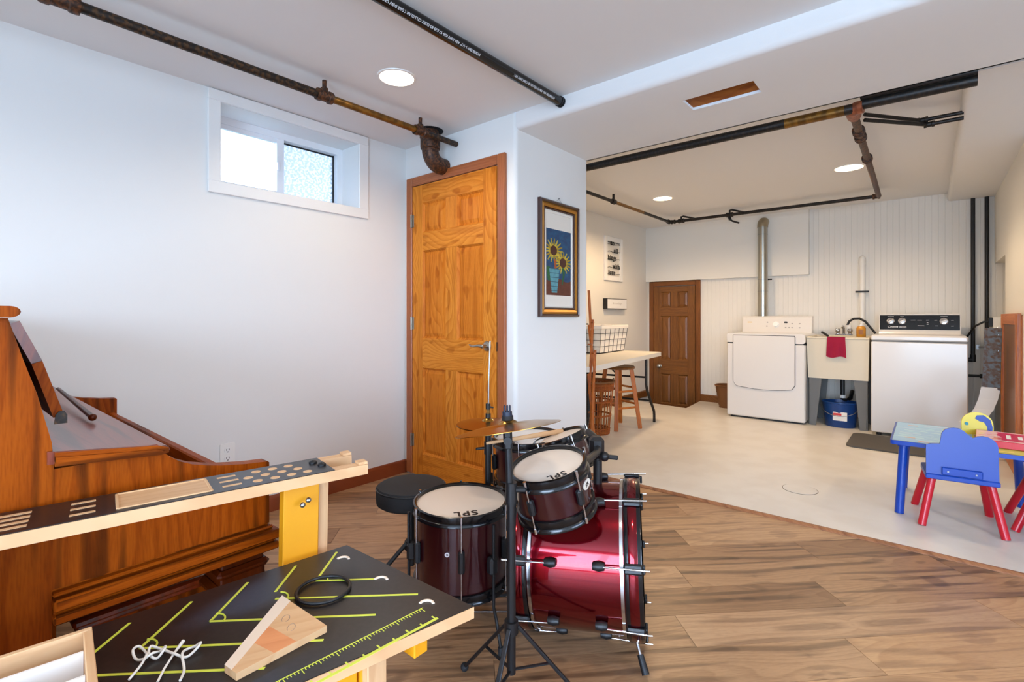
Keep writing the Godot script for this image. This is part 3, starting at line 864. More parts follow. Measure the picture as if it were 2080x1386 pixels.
	t = thing("thin_pipe", "pair of thin dark pipes bent together beside the boxed ceiling duct", "pipe", Vector3(-0.04, 2.28, -3.81))
	for k in 2:
		var dy := -0.032 * k
		var dx := 0.03 * k
		pipe_run(t, "pipe_section", [Vector3(-0.245, dy + 0.004, 0.31), Vector3(dx, dy, 0.0)], 0.011, M.iron_dark, 10)
		pipe_run(t, "pipe_section", [Vector3(dx, dy, 0), Vector3(0.19, dy, -0.003)], 0.011, M.iron_dark, 10)
		collar(t, "elbow_fitting", Vector3(dx + 0.01, dy, 0), Vector3(1, 0, 0), 0.015, 0.05, M.iron_dark)
	# ---- two vertical pipes in the far corner
	var k := 0
	for q in [[0.326, 0.70, "black upright pipe in laundry corner ending in elbow behind the washer"], [0.424, 0.545, "black upright pipe in laundry corner nearest the recess with tee at its foot"]]:
		t = thing("upright_pipe", q[2], "pipe", Vector3(q[0], q[1], BZ + 0.03))
		pipe_run(t, "pipe_section", [Vector3(0, 2.272 - q[1], 0), Vector3(0, 0, 0)], 0.0165, M.black)
		obj("elbow_fitting", mb().cyl(Vector3(0, 0.05, 0), Vector3(0, -0.02, 0), 0.021, -1, 12).cyl(Vector3(0, 0.0, 0), Vector3(-0.05, 0.0, 0), 0.021, -1, 12), M.black, t)
		pipe_run(t, "side_branch", [Vector3(-0.04, 0, 0), Vector3(-0.20 - 0.12 * k, 0.0, 0)], 0.0125, M.black)
		if k == 1:
			obj("valve", mb().cyl(Vector3(0, 0.24, 0), Vector3(0, 0.32, 0), 0.022, -1, 12).cyl(Vector3(-0.06, 0.28, 0), Vector3(0, 0.28, 0), 0.009, -1, 8).box(Vector3(-0.065, 0.28, 0), Vector3(0.02, 0.045, 0.012)), M.steel, t)
		k += 1

func rrect(w: float, h: float, r: float, k := 5) -> PackedVector2Array:   # rounded rectangle centred on the origin
	var p := PackedVector2Array()
	for q in [[1, 1, 0.0], [-1, 1, 0.5], [-1, -1, 1.0], [1, -1, 1.5]]:
		for i in k + 1:
			var a: float = PI * q[2] + PI / 2 * i / k
			p.append(Vector2(q[0] * (w / 2 - r) + r * cos(a), q[1] * (h / 2 - r) + r * sin(a)))
	return p
func plate(m: MB, c: Vector3, w: float, h: float, th: float, r: float, bas := Basis()) -> MB:   # rounded plate facing local +z
	return m.prism(rrect(w, h, r), th, Transform3D(bas, c - bas.z * th * 0.5))

func laundry() -> void:
	var t: Node3D
	# ---- dryer
	t = thing("clothes_dryer", "white front loading dryer with wide curved door below steel duct", "dryer", Vector3(-1.35, 0.01, -6.15))
	var w := 0.765
	var fz := 0.35
	var bd := mb()
	bd.box(Vector3(0, 0.42, 0.035), Vector3(w, 0.80, 0.63), Basis(), 0.012)
	obj("cabinet", bd, M.appliance, t)
	obj("top", mb().prism(rrect(w, 0.10, 0.028), 0.63, Transform3D(Basis(), Vector3(0, 0.878, -0.28))), M.appliance, t)
	obj("seam", mb().box(Vector3(0, 0.824, 0.035), Vector3(w - 0.006, 0.006, 0.624)), M.black, t)
	obj("toe_kick", mb().box(Vector3(0, 0.012, 0.02), Vector3(w - 0.06, 0.03, 0.56)), M.black, t)
	var dp := [[-0.312, 0.905], [0.285, 0.905], [0.289, 0.895], [0.289, 0.40], [0.270, 0.365]]
	for i in 9:
		var k := i / 8.0
		dp.append([0.255 - 0.53 * k, 0.352 - 0.022 * sin(PI * k)])
	dp.append_array([[-0.295, 0.368], [-0.312, 0.40]])
	var pp := pv(dp)
	var big := Geometry2D.offset_polygon(pp, 0.005)[0]
	obj("door_gap", mb().prism(big, 0.004, Transform3D(Basis(), Vector3(0, 0, fz - 0.001))), M.black_soft, t)
	obj("door", mb().prism(pp, 0.010, Transform3D(Basis(), Vector3(0, 0, fz))), M.appliance, t)
	var cpn := thing_part(t, "console")
	obj("console_body", mb().prism(pv([[-0.28, 0.92], [-0.17, 0.92], [-0.195, 1.10], [-0.215, 1.115], [-0.28, 1.115]]), w - 0.05, Transform3D(SIDE, Vector3(-w / 2 + 0.025, 0, 0)), 0.0, 0.9), M.appliance, cpn)
	var cb := Basis(Vector3.RIGHT, -0.14)
	var cf := func(x: float, y: float) -> Vector3: return Vector3(x, y, -0.170 - (y - 0.92) * 0.139 + 0.001)
	obj("dial", mb().lathe(Transform3D(cb * Basis(Vector3.RIGHT, PI / 2), cf.call(0.0, 1.02)), [Vector2(0.034, 0.0), Vector2(0.034, 0.004), Vector2(0.026, 0.006), Vector2(0.023, 0.026), Vector2(0.0, 0.028)], 24), M.white_gloss, cpn)
	obj("display", plate(mb(), cf.call(0.10, 1.045), 0.036, 0.018, 0.004, 0.008, cb), M.black_shiny, cpn)
	var gry := mat(c8(150, 148, 145), 0.5)
	for q in [[-0.09, 1.045], [-0.095, 1.0], [0.10, 0.985], [0.135, 0.985], [0.165, 0.985], [0.165, 1.03], [0.24, 1.03], [0.24, 0.985]]:
		obj("button", plate(mb(), cf.call(q[0], q[1]), 0.016, 0.012, 0.004, 0.004, cb), gry, cpn)
	obj("badge", plate(mb(), cf.call(-0.28, 1.045), 0.05, 0.012, 0.003, 0.003, cb), mat(c8(226, 196, 130), 0.4), cpn)
	# ---- steel duct
	t = thing("dryer_duct", "shiny galvanised steel dryer duct rising up the wall to an elbow", "duct", Vector3(-1.53, 1.0, -6.50))
	pipe_run(t, "duct_pipe", [Vector3(0, -0.2, 0), Vector3(0, 1.19, 0)], 0.054, M.galv, 28)
	var ep := [Vector3(0, 1.19, 0)]
	ep.append_array(arc_pts(Vector3(0, 1.20, -0.06), Vector3(0, 0, 1), Vector3(0, 1, 0), 0.06, 0.0, PI / 2, 6))
	obj("duct_elbow", mb().tube(ep, 0.059, 24), mat(c8(170, 158, 134), 0.4, 0.9), t)
	for y in [0.42, 0.56, 1.10]:
		obj("seam_band", mb().cyl(Vector3(0, y, 0), Vector3(0, y + 0.008, 0), 0.0555, -1, 28), M.steel, t)
	obj("strap", mb().box(Vector3(0.06, 0.565, -0.03), Vector3(0.07, 0.016, 0.004)), M.black, t)
	# ---- laundry tub
	var sx := -0.702
	t = thing("laundry_sink", "cream plastic laundry tub on grey legs between dryer and washer", "sink", Vector3(sx, 0.01, -6.12))
	var tub := mb()
	var tw := 0.262
	var bw := 0.252
	for side in [1.0, -1.0]:   # front and back
		tub.face(Vector3(-tw, 0.89, 0.275 * side), Vector3(tw, 0.89, 0.275 * side), Vector3(bw, 0.485, 0.24 * side), Vector3(-bw, 0.485, 0.24 * side), Vector3(0, -0.08, side).normalized(), Vector3.RIGHT, Vector3.UP)
		tub.face(Vector3(tw * side, 0.89, -0.275), Vector3(tw * side, 0.89, 0.275), Vector3(bw * side, 0.485, 0.24), Vector3(bw * side, 0.485, -0.24), Vector3(side, -0.06, 0).normalized(), Vector3.FORWARD, Vector3.UP)
	tub.face(Vector3(-bw, 0.485, -0.24), Vector3(bw, 0.485, -0.24), Vector3(bw, 0.485, 0.24), Vector3(-bw, 0.485, 0.24), Vector3.DOWN, Vector3.RIGHT, Vector3.FORWARD)
	for side in [1.0, -1.0]:   # inside
		tub.face(Vector3(-tw + 0.02, 0.89, 0.255 * side), Vector3(tw - 0.02, 0.89, 0.255 * side), Vector3(bw - 0.03, 0.52, 0.21 * side), Vector3(-bw + 0.03, 0.52, 0.21 * side), Vector3(0, 0.1, -side).normalized(), Vector3.RIGHT, Vector3.UP)
		tub.face(Vector3((tw - 0.02) * side, 0.89, -0.255), Vector3((tw - 0.02) * side, 0.89, 0.255), Vector3((bw - 0.03) * side, 0.52, 0.21), Vector3((bw - 0.03) * side, 0.52, -0.21), Vector3(-side, 0.1, 0).normalized(), Vector3.FORWARD, Vector3.UP)
	tub.face(Vector3(-bw, 0.52, -0.22), Vector3(bw, 0.52, -0.22), Vector3(bw, 0.52, 0.22), Vector3(-bw, 0.52, 0.22), Vector3.UP, Vector3.RIGHT, Vector3.FORWARD)
	obj("basin", tub, M.sink, t)
	var rim := mb()
	rim.box(Vector3(0, 0.895, 0.262), Vector3(0.53, 0.022, 0.036), Basis(), 0.006).box(Vector3(-0.25, 0.895, 0), Vector3(0.03, 0.022, 0.53), Basis(), 0.006).box(Vector3(0.25, 0.895, 0), Vector3(0.03, 0.022, 0.53), Basis(), 0.006).box(Vector3(0, 0.897, -0.225), Vector3(0.53, 0.026, 0.11), Basis(), 0.006)
	obj("rim", rim, M.sink, t)
	obj("front_band", mb().prism(pv([[-0.256, 0.80], [0.256, 0.80], [0.263, 0.888], [-0.263, 0.888]]), 0.005, Transform3D(Basis(Vector3.RIGHT, 0.085), Vector3(0, 0.004, 0.194))), M.sink, t)
	for x in [-1.0, 1.0]:
		for z in [-1.0, 1.0]:
			obj("leg", mb().prism(pv([[-0.245 * x, 0.488], [-0.135 * x, 0.488], [-0.185 * x, -0.01], [-0.232 * x, -0.01]]), 0.012, Transform3D(Basis(), Vector3(0, 0, 0.225 * z - 0.006))).box(Vector3(-0.24 * x, 0.24, 0.19 * z), Vector3(0.012, 0.5, 0.06)), M.grey_leg, t)
	obj("drain_pipe", mb().cyl(Vector3(0.02, 0.30, 0.02), Vector3(0.02, 0.49, 0.02), 0.02, -1, 14).tube([Vector3(0.02, 0.33, 0.02), Vector3(0.02, 0.27, 0.02), Vector3(0.05, 0.245, -0.01), Vector3(0.08, 0.27, -0.05), Vector3(0.08, 0.32, -0.2)], 0.019, 12), M.black, t)
	obj("drain_nut", mb().cyl(Vector3(0.02, 0.275, 0.02), Vector3(0.02, 0.305, 0.02), 0.027, -1, 14), M.pvc, t)
	# tap
	var fc := thing("sink_faucet", "chrome two handle tap with spout on the laundry tub ledge", "faucet", Vector3(sx + 0.005, 0.918, -6.33))
	obj("base", mb().box(Vector3(0, 0.008, 0), Vector3(0.16, 0.018, 0.05), Basis(), 0.006), M.chrome, fc)
	for x in [-0.055, 0.055]:
		obj("handle", mb().lathe(Transform3D(Basis(), Vector3(x, 0.016, 0)), [Vector2(0.0, 0.0), Vector2(0.018, 0.0), Vector2(0.016, 0.012), Vector2(0.025, 0.03), Vector2(0.025, 0.05), Vector2(0.018, 0.058), Vector2(0.0, 0.06)], 18), M.chrome, fc)
	obj("spout", mb().tube([Vector3(0, 0.01, 0), Vector3(0, 0.07, 0.0), Vector3(0, 0.095, 0.02), Vector3(0, 0.10, 0.05), Vector3(0, 0.085, 0.10)], 0.012, 12), M.chrome, fc)
	var hs := thing("sink_hose", "black curved rubber hose arching over the laundry tub behind soap", "hose", Vector3(sx + 0.05, 0.93, -6.36))
	obj("hose", mb().tube([Vector3(-0.02, 0.09, 0), Vector3(0.0, 0.14, 0), Vector3(0.04, 0.168, 0), Vector3(0.09, 0.17, 0), Vector3(0.14, 0.14, 0.01), Vector3(0.19, 0.07, 0.02), Vector3(0.24, 0.0, 0.03)], 0.011, 12), M.black, hs)
	obj("white_collar", mb().cyl(Vector3(-0.005, -0.02, 0), Vector3(-0.005, 0.10, 0), 0.024, -1, 16), M.pvc, hs)
	var br := mb().cyl(Vector3(-0.15, 0.90, -6.2), Vector3(-0.15, 0.90, -6.19), 0.001)
	tag(obj("scrub_brush", mb().bar(Vector3(sx - 0.19, 0.955, -6.28), Vector3(sx - 0.12, 0.915, -6.2), 0.022, 0.02, Vector3.UP, 0.005), M.black), "small black scrub brush lying on laundry tub rim by dryer", "brush")
	# soap
	var sp := thing("soap_bottle", "amber hand soap bottle with white pump on the laundry tub", "bottle", at_z(1749, 690, -6.05) * Vector3(1, 0, 1) + Vector3(0, 0.917, 0))
	obj("bottle", mb().lathe(Transform3D(Basis.from_scale(Vector3(1, 1, 0.65)), Vector3.ZERO), [Vector2(0.0, 0.0), Vector2(0.038, 0.0), Vector2(0.04, 0.006), Vector2(0.04, 0.085), Vector2(0.034, 0.102), Vector2(0.014, 0.11), Vector2(0.0, 0.11)], 24), M.amber, sp)
	obj("label", plate(mb(), Vector3(0.002, 0.05, 0.0265), 0.04, 0.05, 0.001, 0.004), mat(c8(150, 92, 30), 0.5), sp)
	obj("pump", mb().cyl(Vector3(0, 0.108, 0), Vector3(0, 0.124, 0), 0.014, -1, 14).cyl(Vector3(0, 0.124, 0), Vector3(0, 0.142, 0), 0.005, -1, 8).box(Vector3(0.008, 0.145, 0), Vector3(0.035, 0.009, 0.014), Basis(), 0.003), M.white_gloss, sp)
	# towel
	var tw2 := mb()
	var cols := 12
	for i in cols:
		for s in 2:
			var x0 := -0.075 + 0.15 * i / cols
			var x1 := -0.075 + 0.15 * (i + 1) / cols
			var zf := func(x: float, y: float) -> float: return 0.006 * sin(x * 75.0 + 0.6) * clampf((0.92 - y) * 9.0, 0.1, 1.0) + 0.012 + (0.92 - y) * -0.05
			var yb := func(x: float) -> float: return 0.715 + 0.012 * sin(x * 40.0) - x * 0.12
			for seg in 4:
				var ya0: float = lerpf(0.912, yb.call(x0), seg / 4.0)
				var yb0: float = lerpf(0.912, yb.call(x0), (seg + 1) / 4.0)
				var ya1: float = lerpf(0.912, yb.call(x1), seg / 4.0)
				var yb1: float = lerpf(0.912, yb.call(x1), (seg + 1) / 4.0)
				var sp0 := 1.0 + 0.12 * seg / 4.0
				var sp1 := 1.0 + 0.12 * (seg + 1) / 4.0
				var dz := -0.005 * s
				var A := Vector3(x0 * sp0, ya0, zf.call(x0, ya0) + dz)
				var B := Vector3(x1 * sp0, ya1, zf.call(x1, ya1) + dz)
				var C := Vector3(x1 * sp1, yb1, zf.call(x1, yb1) + dz)
				var D := Vector3(x0 * sp1, yb0, zf.call(x0, yb0) + dz)
				var nn := (B - A).cross(D - A).normalized()
				if (nn.z < 0) == (s == 0): nn = -nn
				tw2.face(A, B, C, D, nn, Vector3.RIGHT, Vector3.UP)
	tw2.box(Vector3(0, 0.914, -0.012), Vector3(0.15, 0.006, 0.05), Basis(), 0.002)
	var twn := obj("hand_towel", tw2, M.cloth_red)
	twn.position = Vector3(-0.706, 0.002, -5.838)
	tag(twn, "crimson cloth hung over the front rim of the laundry tub", "towel")
	# bucket
	var bk := thing("bucket", "navy blue plastic bucket with white label on floor under the laundry tub", "bucket", Vector3(-0.69, 0.011, -6.0))
	var bs := Basis.from_scale(Vector3(1, 1, 0.8))
	obj("body", mb().lathe(Transform3D(bs, Vector3.ZERO), [Vector2(0.0, 0.0), Vector2(0.125, 0.0), Vector2(0.13, 0.01), Vector2(0.155, 0.235), Vector2(0.165, 0.24), Vector2(0.165, 0.25), Vector2(0.150, 0.25), Vector2(0.124, 0.02), Vector2(0.0, 0.015)], 32), M.navy, bk)
	var lb := obj("label", plate(mb(), Vector3(0.01, 0.115, 0.118), 0.12, 0.085, 0.002, 0.004, Basis(Vector3.RIGHT, -0.09)), M.paper, bk)
	obj("red_print", plate(mb(), Vector3(-0.012, 0.135, 0.1215), 0.07, 0.022, 0.001, 0.002, Basis(Vector3.RIGHT, -0.09)), mat(c8(196, 40, 34), 0.6), lb)
	obj("red_print", plate(mb(), Vector3(-0.01, 0.108, 0.119), 0.034, 0.022, 0.001, 0.002, Basis(Vector3.RIGHT, -0.09)), mat(c8(150, 60, 50), 0.6), lb)
	obj("handle", mb().tube(arc_pts(Vector3(0, 0.22, 0), Vector3(1, 0, 0), Vector3(0, -0.62, 0.78).normalized(), 0.166, 0.0, PI, 16), 0.003, 6), M.steel, bk)
	# ---- washer
	t = thing("washing_machine", "white top loading washer with black control panel at right of laundry tub", "washer", Vector3(-0.082, 0.01, -6.10))
	w = 0.676
	obj("cabinet", mb().box(Vector3(0, 0.455, 0), Vector3(w, 0.85, 0.69), Basis(), 0.010), M.appliance, t)
	obj("top_lid", mb().box(Vector3(0, 0.912, 0), Vector3(w + 0.004, 0.055, 0.70), Basis(), 0.014), M.appliance, t)
	obj("lid_seam", mb().box(Vector3(0, 0.884, 0), Vector3(w - 0.004, 0.006, 0.686)), M.grey_leg, t)
	for x in [-0.28, 0.28]:
		obj("foot", mb().cyl(Vector3(x, 0.0, 0.30), Vector3(x, 0.035, 0.30), 0.02, -1, 12), M.black, t)
	var wc := thing_part(t, "console")
	obj("console_body", mb().prism(pv([[-0.345, 0.935], [-0.16, 0.935], [-0.175, 0.965], [-0.20, 1.135], [-0.345, 1.135]]), 0.62, Transform3D(SIDE, Vector3(-0.31, 0, 0))), M.appliance, wc)
	var wb := Basis(Vector3.RIGHT, -0.146)
	var wf := func(x: float, y: float, o: float) -> Vector3: return Vector3(x, y, -0.175 - (y - 0.965) * 0.147 + o)
	obj("control_panel", plate(mb(), wf.call(0, 1.052, 0.002), 0.605, 0.145, 0.004, 0.004, wb), M.black_shiny, wc)
	var lt := mat(c8(225, 225, 225), 0.4)
	for q in [[-0.215, 1.065], [-0.125, 1.065], [0.19, 1.065]]:
		var kn := obj("knob", mb().lathe(Transform3D(wb * Basis(Vector3.RIGHT, PI / 2), wf.call(q[0], q[1], 0.004)), [Vector2(0.032, 0.0), Vector2(0.032, 0.004), Vector2(0.027, 0.006), Vector2(0.026, 0.014), Vector2(0.0, 0.016)], 24), M.chrome, wc)
		obj("grip", mb().box(wf.call(q[0], q[1], 0.026), Vector3(0.05, 0.014, 0.016), wb * Basis(Vector3(0, 0, 1), 0.55), 0.004), lt, kn)
	txt("lettering", "Speed Queen", 0.014, lt, wc, Transform3D(wb, wf.call(-0.15, 1.008, 0.005)), "Droid Sans", true)
	obj("logo", mb().tube(arc_pts(wf.call(-0.225, 1.008, 0.005), wb.x, wb.y * 0.7, 0.012, 0, TAU, 16), 0.002, 6, true), lt, wc)
	for q in [[-0.04, 1.075, 0.035], [0.01, 1.075, 0.035], [0.07, 1.075, 0.022], [0.07, 1.05, 0.012], [0.07, 1.035, 0.014], [0.02, 1.02, 0.05], [0.13, 1.075, 0.02], [0.25, 1.075, 0.02], [0.135, 1.02, 0.02], [0.25, 1.02, 0.02], [-0.215, 1.11, 0.05], [-0.125, 1.11, 0.03], [0.19, 1.11, 0.05]]:
		obj("print_mark", plate(mb(), wf.call(q[0], q[1], 0.0045), q[2], 0.004, 0.001, 0.001, wb), lt, wc)
	# ---- mat, drain, white standpipe, corner outlet and cord
	var mt := mb()
	mt.prism(rrect(0.86, 0.62, 0.07), 0.012, Transform3D(YUP, Vector3(-0.12, 0.0105, -5.39)))
	tag(obj("floor_mat", mt, M.mat_grey), "dark grey rubber mat with rounded corners on floor before the washer", "mat")
	t = thing("floor_drain", "round white painted drain cover in the laundry floor", "drain", Vector3(-0.635, 0.0105, -3.63))
	obj("cover", mb().lathe(Transform3D(), [Vector2(0.0, 0.002), Vector2(0.097, 0.002), Vector2(0.097, -0.004)], 40), M.floor_white, t)
	obj("joint", mb().lathe(Transform3D(), [Vector2(0.0975, 0.0008), Vector2(0.101, 0.0008), Vector2(0.101, -0.002)], 40), mat(c8(110, 96, 74), 0.9), t)
	t = thing("standpipe", "white plastic standpipe with cap strapped to laundry wall behind the tub", "pipe", Vector3(-0.556, 0.9, BZ + 0.05))
	pipe_run(t, "pipe_section", [Vector3(0, -0.3, 0), Vector3(0, 0.83, 0)], 0.028, M.pvc, 20)
	obj("cap", mb().lathe(Transform3D(Basis(), Vector3(0, 0.78, 0)), [Vector2(0.034, 0.0), Vector2(0.034, 0.055), Vector2(0.028, 0.085), Vector2(0.012, 0.1), Vector2(0.0, 0.1)], 20), M.pvc, t)
	obj("strap", mb().box(Vector3(0, 0.49, 0.012), Vector3(0.12, 0.018, 0.045), Basis(), 0.003), M.iron_dark, t)
	t = thing("wall_outlet_box", "white outlet box with black plug in the recess of laundry corner", "outlet", at_z(2029, 657, -6.35))
	obj("box", mb().box(Vector3(0.01, 0, 0), Vector3(0.10, 0.11, 0.05), Basis(), 0.004), M.white_gloss, t)
	obj("plug", mb().box(Vector3(-0.055, 0.01, 0), Vector3(0.03, 0.085, 0.04), Basis(), 0.004), M.black, t)
	var c0 := at_z(2014, 654, -6.35)
	tag(obj("power_cord", mb().tube([c0, c0 + Vector3(-0.05, 0.0, 0.0), c0 + Vector3(-0.11, -0.04, 0.0), c0 + Vector3(-0.17, -0.16, -0.10), c0 + Vector3(-0.20, -0.30, -0.15), c0 + Vector3(-0.22, -0.5, -0.17)], 0.009, 8), M.black), "black power cord looping from outlet box down behind the washer", "cord")
	# ---- wicker bin half behind the dryer
	t = thing("wicker_bin", "brown woven wicker bin standing between low door and dryer", "basket", Vector3(-1.90, 0.01, -6.36))
	var wp := []
	for i in 15:
		var y := 0.265 * i / 14.0
		wp.append(Vector2(0.085 + 0.045 * i / 14.0 + (0.004 if i % 2 == 0 else 0.0), y))
	obj("weave", mb().lathe(Transform3D(), [Vector2(0, 0.0)] + wp + [Vector2(0.12, 0.265), Vector2(0.08, 0.01), Vector2(0.0, 0.01)], 36), M.wicker_dark, t)
	obj("rim", mb().tube(arc_pts(Vector3(0, 0.268, 0), Vector3(1, 0, 0), Vector3(0, 0, 1), 0.131, 0, TAU, 36).slice(0, 36), 0.009, 8, true), M.wicker_dark, t)
	# ---- folding table
	var td := Vector3(-0.133, 0, -0.991)
	var tn := Vector3(-0.991, 0, 0.133)
	var cor := Vector3(-2.176, 0.0, -5.08)
	var ctr := cor - td * 1.0 + tn * 0.38
	var tb := Basis(-tn, Vector3.UP, -td)
	t = thing("folding_table", "white plastic folding table with dark steel legs along laundry wall", "table", ctr)
	t.basis = tb      # local +z runs towards the near end, +x towards the room
	obj("table_top", mb().prism(rrect(0.76, 1.92, 0.05), 0.04, Transform3D(YUP, Vector3(0, 0.705, -0.04))), M.table_top, t)
	for sz in [-1.0, 1.0]:
		var lf := thing_part(t, "leg_frame")
		var z0: float = 0.70 * sz if sz < 0.0 else 0.76
		var z1: float = 0.895 * sz if sz < 0.0 else 0.90
		for s in [-1.0, 1.0]:
			obj("leg", mb().tube([Vector3(0.30 * s, 0.705, z0), Vector3(0.30 * s, 0.42, z0), Vector3(0.305 * s, 0.36, lerpf(z0, z1, 0.1)), Vector3(0.325 * s, 0.13, lerpf(z0, z1, 0.95)), Vector3(0.325 * s, 0.09, z1), Vector3(0.325 * s, 0.01, z1)], 0.0135, 10), M.iron_dark, lf)
		obj("cross_bar", mb().cyl(Vector3(-0.30, 0.50, z0), Vector3(0.30, 0.50, z0), 0.010, -1, 8).cyl(Vector3(-0.315, 0.25, lerpf(z0, z1, 0.5)), Vector3(0.315, 0.25, lerpf(z0, z1, 0.5)), 0.010, -1, 8), M.iron_dark, lf)
		obj("brace", mb().cyl(Vector3(0, 0.50, z0), Vector3(0, 0.69, 0.30 * sz), 0.008, -1, 8), M.iron_dark, lf)
	# ---- wooden stool
	t = thing("wooden_stool", "wooden stool with dark seat and square honey legs at folding table", "stool", Vector3(-2.395, 0.011, -4.52))
	t.rotation.y = 1.17
	obj("seat", mb().lathe(Transform3D(), [Vector2(0.0, 0.585), Vector2(0.14, 0.585), Vector2(0.16, 0.592), Vector2(0.163, 0.605), Vector2(0.155, 0.615), Vector2(0.10, 0.61), Vector2(0.0, 0.608)], 36), M.oak, t)
	for q in [[-1, -1], [1, -1], [1, 1], [-1, 1]]:
		obj("leg", mb().bar(Vector3(0.09 * q[0], 0.588, 0.09 * q[1]), Vector3(0.15 * q[0], 0.0, 0.15 * q[1]), 0.038, 0.038, Vector3(q[0], 0, q[1]), 0.003), M.honey, t)
	for k in 4:
		var a: Array = [[-1, -1], [1, -1], [1, 1], [-1, 1]][k]
		var b: Array = [[1, -1], [1, 1], [-1, 1], [-1, -1]][k]
		for y in [[0.21, 0.128], [0.37, 0.112]]:
			var yy: float = y[0] + 0.03 * (k % 2)
			obj("rung", mb().cyl(Vector3(a[0] * y[1], yy, a[1] * y[1]), Vector3(b[0] * y[1], yy, b[1] * y[1]), 0.0105, -1, 8), M.honey, t)
	# ---- tall open wicker hamper
	var hcn := at_y(1214, 886, 0.0)
	t = thing("wicker_hamper", "tall open weave wicker hamper standing under near end of folding table", "basket", Vector3(hcn.x - 0.05, 0.011, hcn.z - 0.06))
	var hr := func(y: float) -> float: return 0.118 + 0.045 * y / 0.5
	for i in 26:
		var a := TAU * i / 26
		var d := Vector3(cos(a), 0, sin(a))
		obj("stake", mb().tube([d * hr.call(0.0), d * hr.call(0.25) + Vector3(0, 0.25, 0), d * hr.call(0.5) + Vector3(0, 0.5, 0)], 0.0045, 6), M.stick, t)
	for y in [0.0, 0.012, 0.024, 0.036, 0.048, 0.17, 0.178, 0.30, 0.308, 0.41, 0.42, 0.43, 0.44, 0.45, 0.46, 0.47, 0.48]:
		var rp := []
		for i in 52:
			var a := TAU * i / 52
			rp.append(Vector3(cos(a), 0, sin(a)) * (hr.call(y) + 0.005 * (1.0 if (i + int(y * 100.0)) % 2 == 0 else -1.0)) + Vector3(0, y + 0.006, 0))
		obj("woven_band", mb().tube(rp, 0.0055, 6, true), M.wicker, t)
	obj("rim", mb().tube(arc_pts(Vector3(0, 0.495, 0), Vector3(1, 0, 0), Vector3(0, 0, 1), 0.166, 0, TAU, 40).slice(0, 40), 0.012, 8, true), M.wicker_dark, t)
	obj("base", mb().lathe(Transform3D(), [Vector2(0, 0.0), Vector2(0.118, 0.0), Vector2(0.118, 0.012), Vector2(0, 0.012)], 30), M.wicker_dark, t)
	obj("ear_handle", mb().tube(arc_pts(Vector3(0.15, 0.49, -0.06), Vector3(0.4, 0, 0.9).normalized(), Vector3(0, 1, 0), 0.035, 0.0, PI, 8), 0.007, 6), M.wicker_dark, t)
	# ---- folded wooden drying rack
	var dr := thing("drying_rack", "folded wooden accordion drying rack leaning beyond the pillar", "drying rack", cam_pt(0.585, 3.68, 0.011))
	var dd := 3.68
	for q in [[1196, 590, 1200, 668, 0.0], [1204, 649, 1197, 800, 0.02], [1209, 711, 1198, 947, -0.02], [1206, 800, 1201, 948, 0.03], [1196, 660, 1208, 760, 0.05], [1195, 760, 1206, 880, 0.0]]:
		obj("slat", mb().bar(at_d(q[0], q[1], dd + q[4]) - dr.position, at_d(q[2], q[3], dd + q[4]) - dr.position, 0.022, 0.012, Vector3(1, 0, 0), 0.002), M.stick, dr)
	for q in [[1206, 655], [1208, 718], [1203, 700], [1204, 838]]:
		obj("dowel", mb().cyl(at_d(q[0], q[1], dd - 0.04) - dr.position, at_d(q[0] - 8, q[1], dd + 0.06) - dr.position, 0.006, -1, 8), M.stick, dr)
	# ---- wire basket with a white liner on the table
	var wa := at_y(1218, 719, 0.747)
	var wbq := at_y(1267, 712, 0.747)
	var ld := (wbq - wa)
	ld.y = 0
	var ll := ld.length()
	ld = ld.normalized()
	var lp := Vector3(ld.z, 0, -ld.x)
	if lp.x > 0: lp = -lp
	t = thing("wire_basket", "black wire basket with white cloth liner on folding table", "basket", wa)
	var cw := func(u: float, v: float, y: float) -> Vector3:   # u along the front, v to the wall, both 0..1
		var f := 0.035 * y / 0.27
		return ld * lerpf(-f, ll + f, u) + lp * lerpf(-f, 0.26 + f, v) + Vector3(0, y, 0)
	var lin := mb()
	for e in [[0, 0, 1, 0], [1, 0, 1, 1], [1, 1, 0, 1], [0, 1, 0, 0]]:
		var A: Vector3 = cw.call(e[0] * 0.98 + 0.01, e[1] * 0.98 + 0.01, 0.008)
		var B: Vector3 = cw.call(e[2] * 0.98 + 0.01, e[3] * 0.98 + 0.01, 0.008)
		var C: Vector3 = cw.call(e[2] * 0.98 + 0.01, e[3] * 0.98 + 0.01, 0.268)
		var D: Vector3 = cw.call(e[0] * 0.98 + 0.01, e[1] * 0.98 + 0.01, 0.268)
		lin.face(A, B, C, D, (B - A).cross(Vector3.UP).normalized() * -1.0, ld, Vector3.UP)
	lin.face(cw.call(0, 0, 0.01), cw.call(1, 0, 0.01), cw.call(1, 1, 0.01), cw.call(0, 1, 0.01), Vector3.UP, ld, lp)
	obj("liner", lin, M.liner, t)
	var cuff := mb()
	for e in [[0, 0, 1, 0], [1, 0, 1, 1], [1, 1, 0, 1], [0, 1, 0, 0]]:
		cuff.bar(cw.call(e[0], e[1], 0.265), cw.call(e[2], e[3], 0.265), 0.012, 0.035, Vector3.UP, 0.004)
	obj("liner_cuff", cuff, M.liner, t)
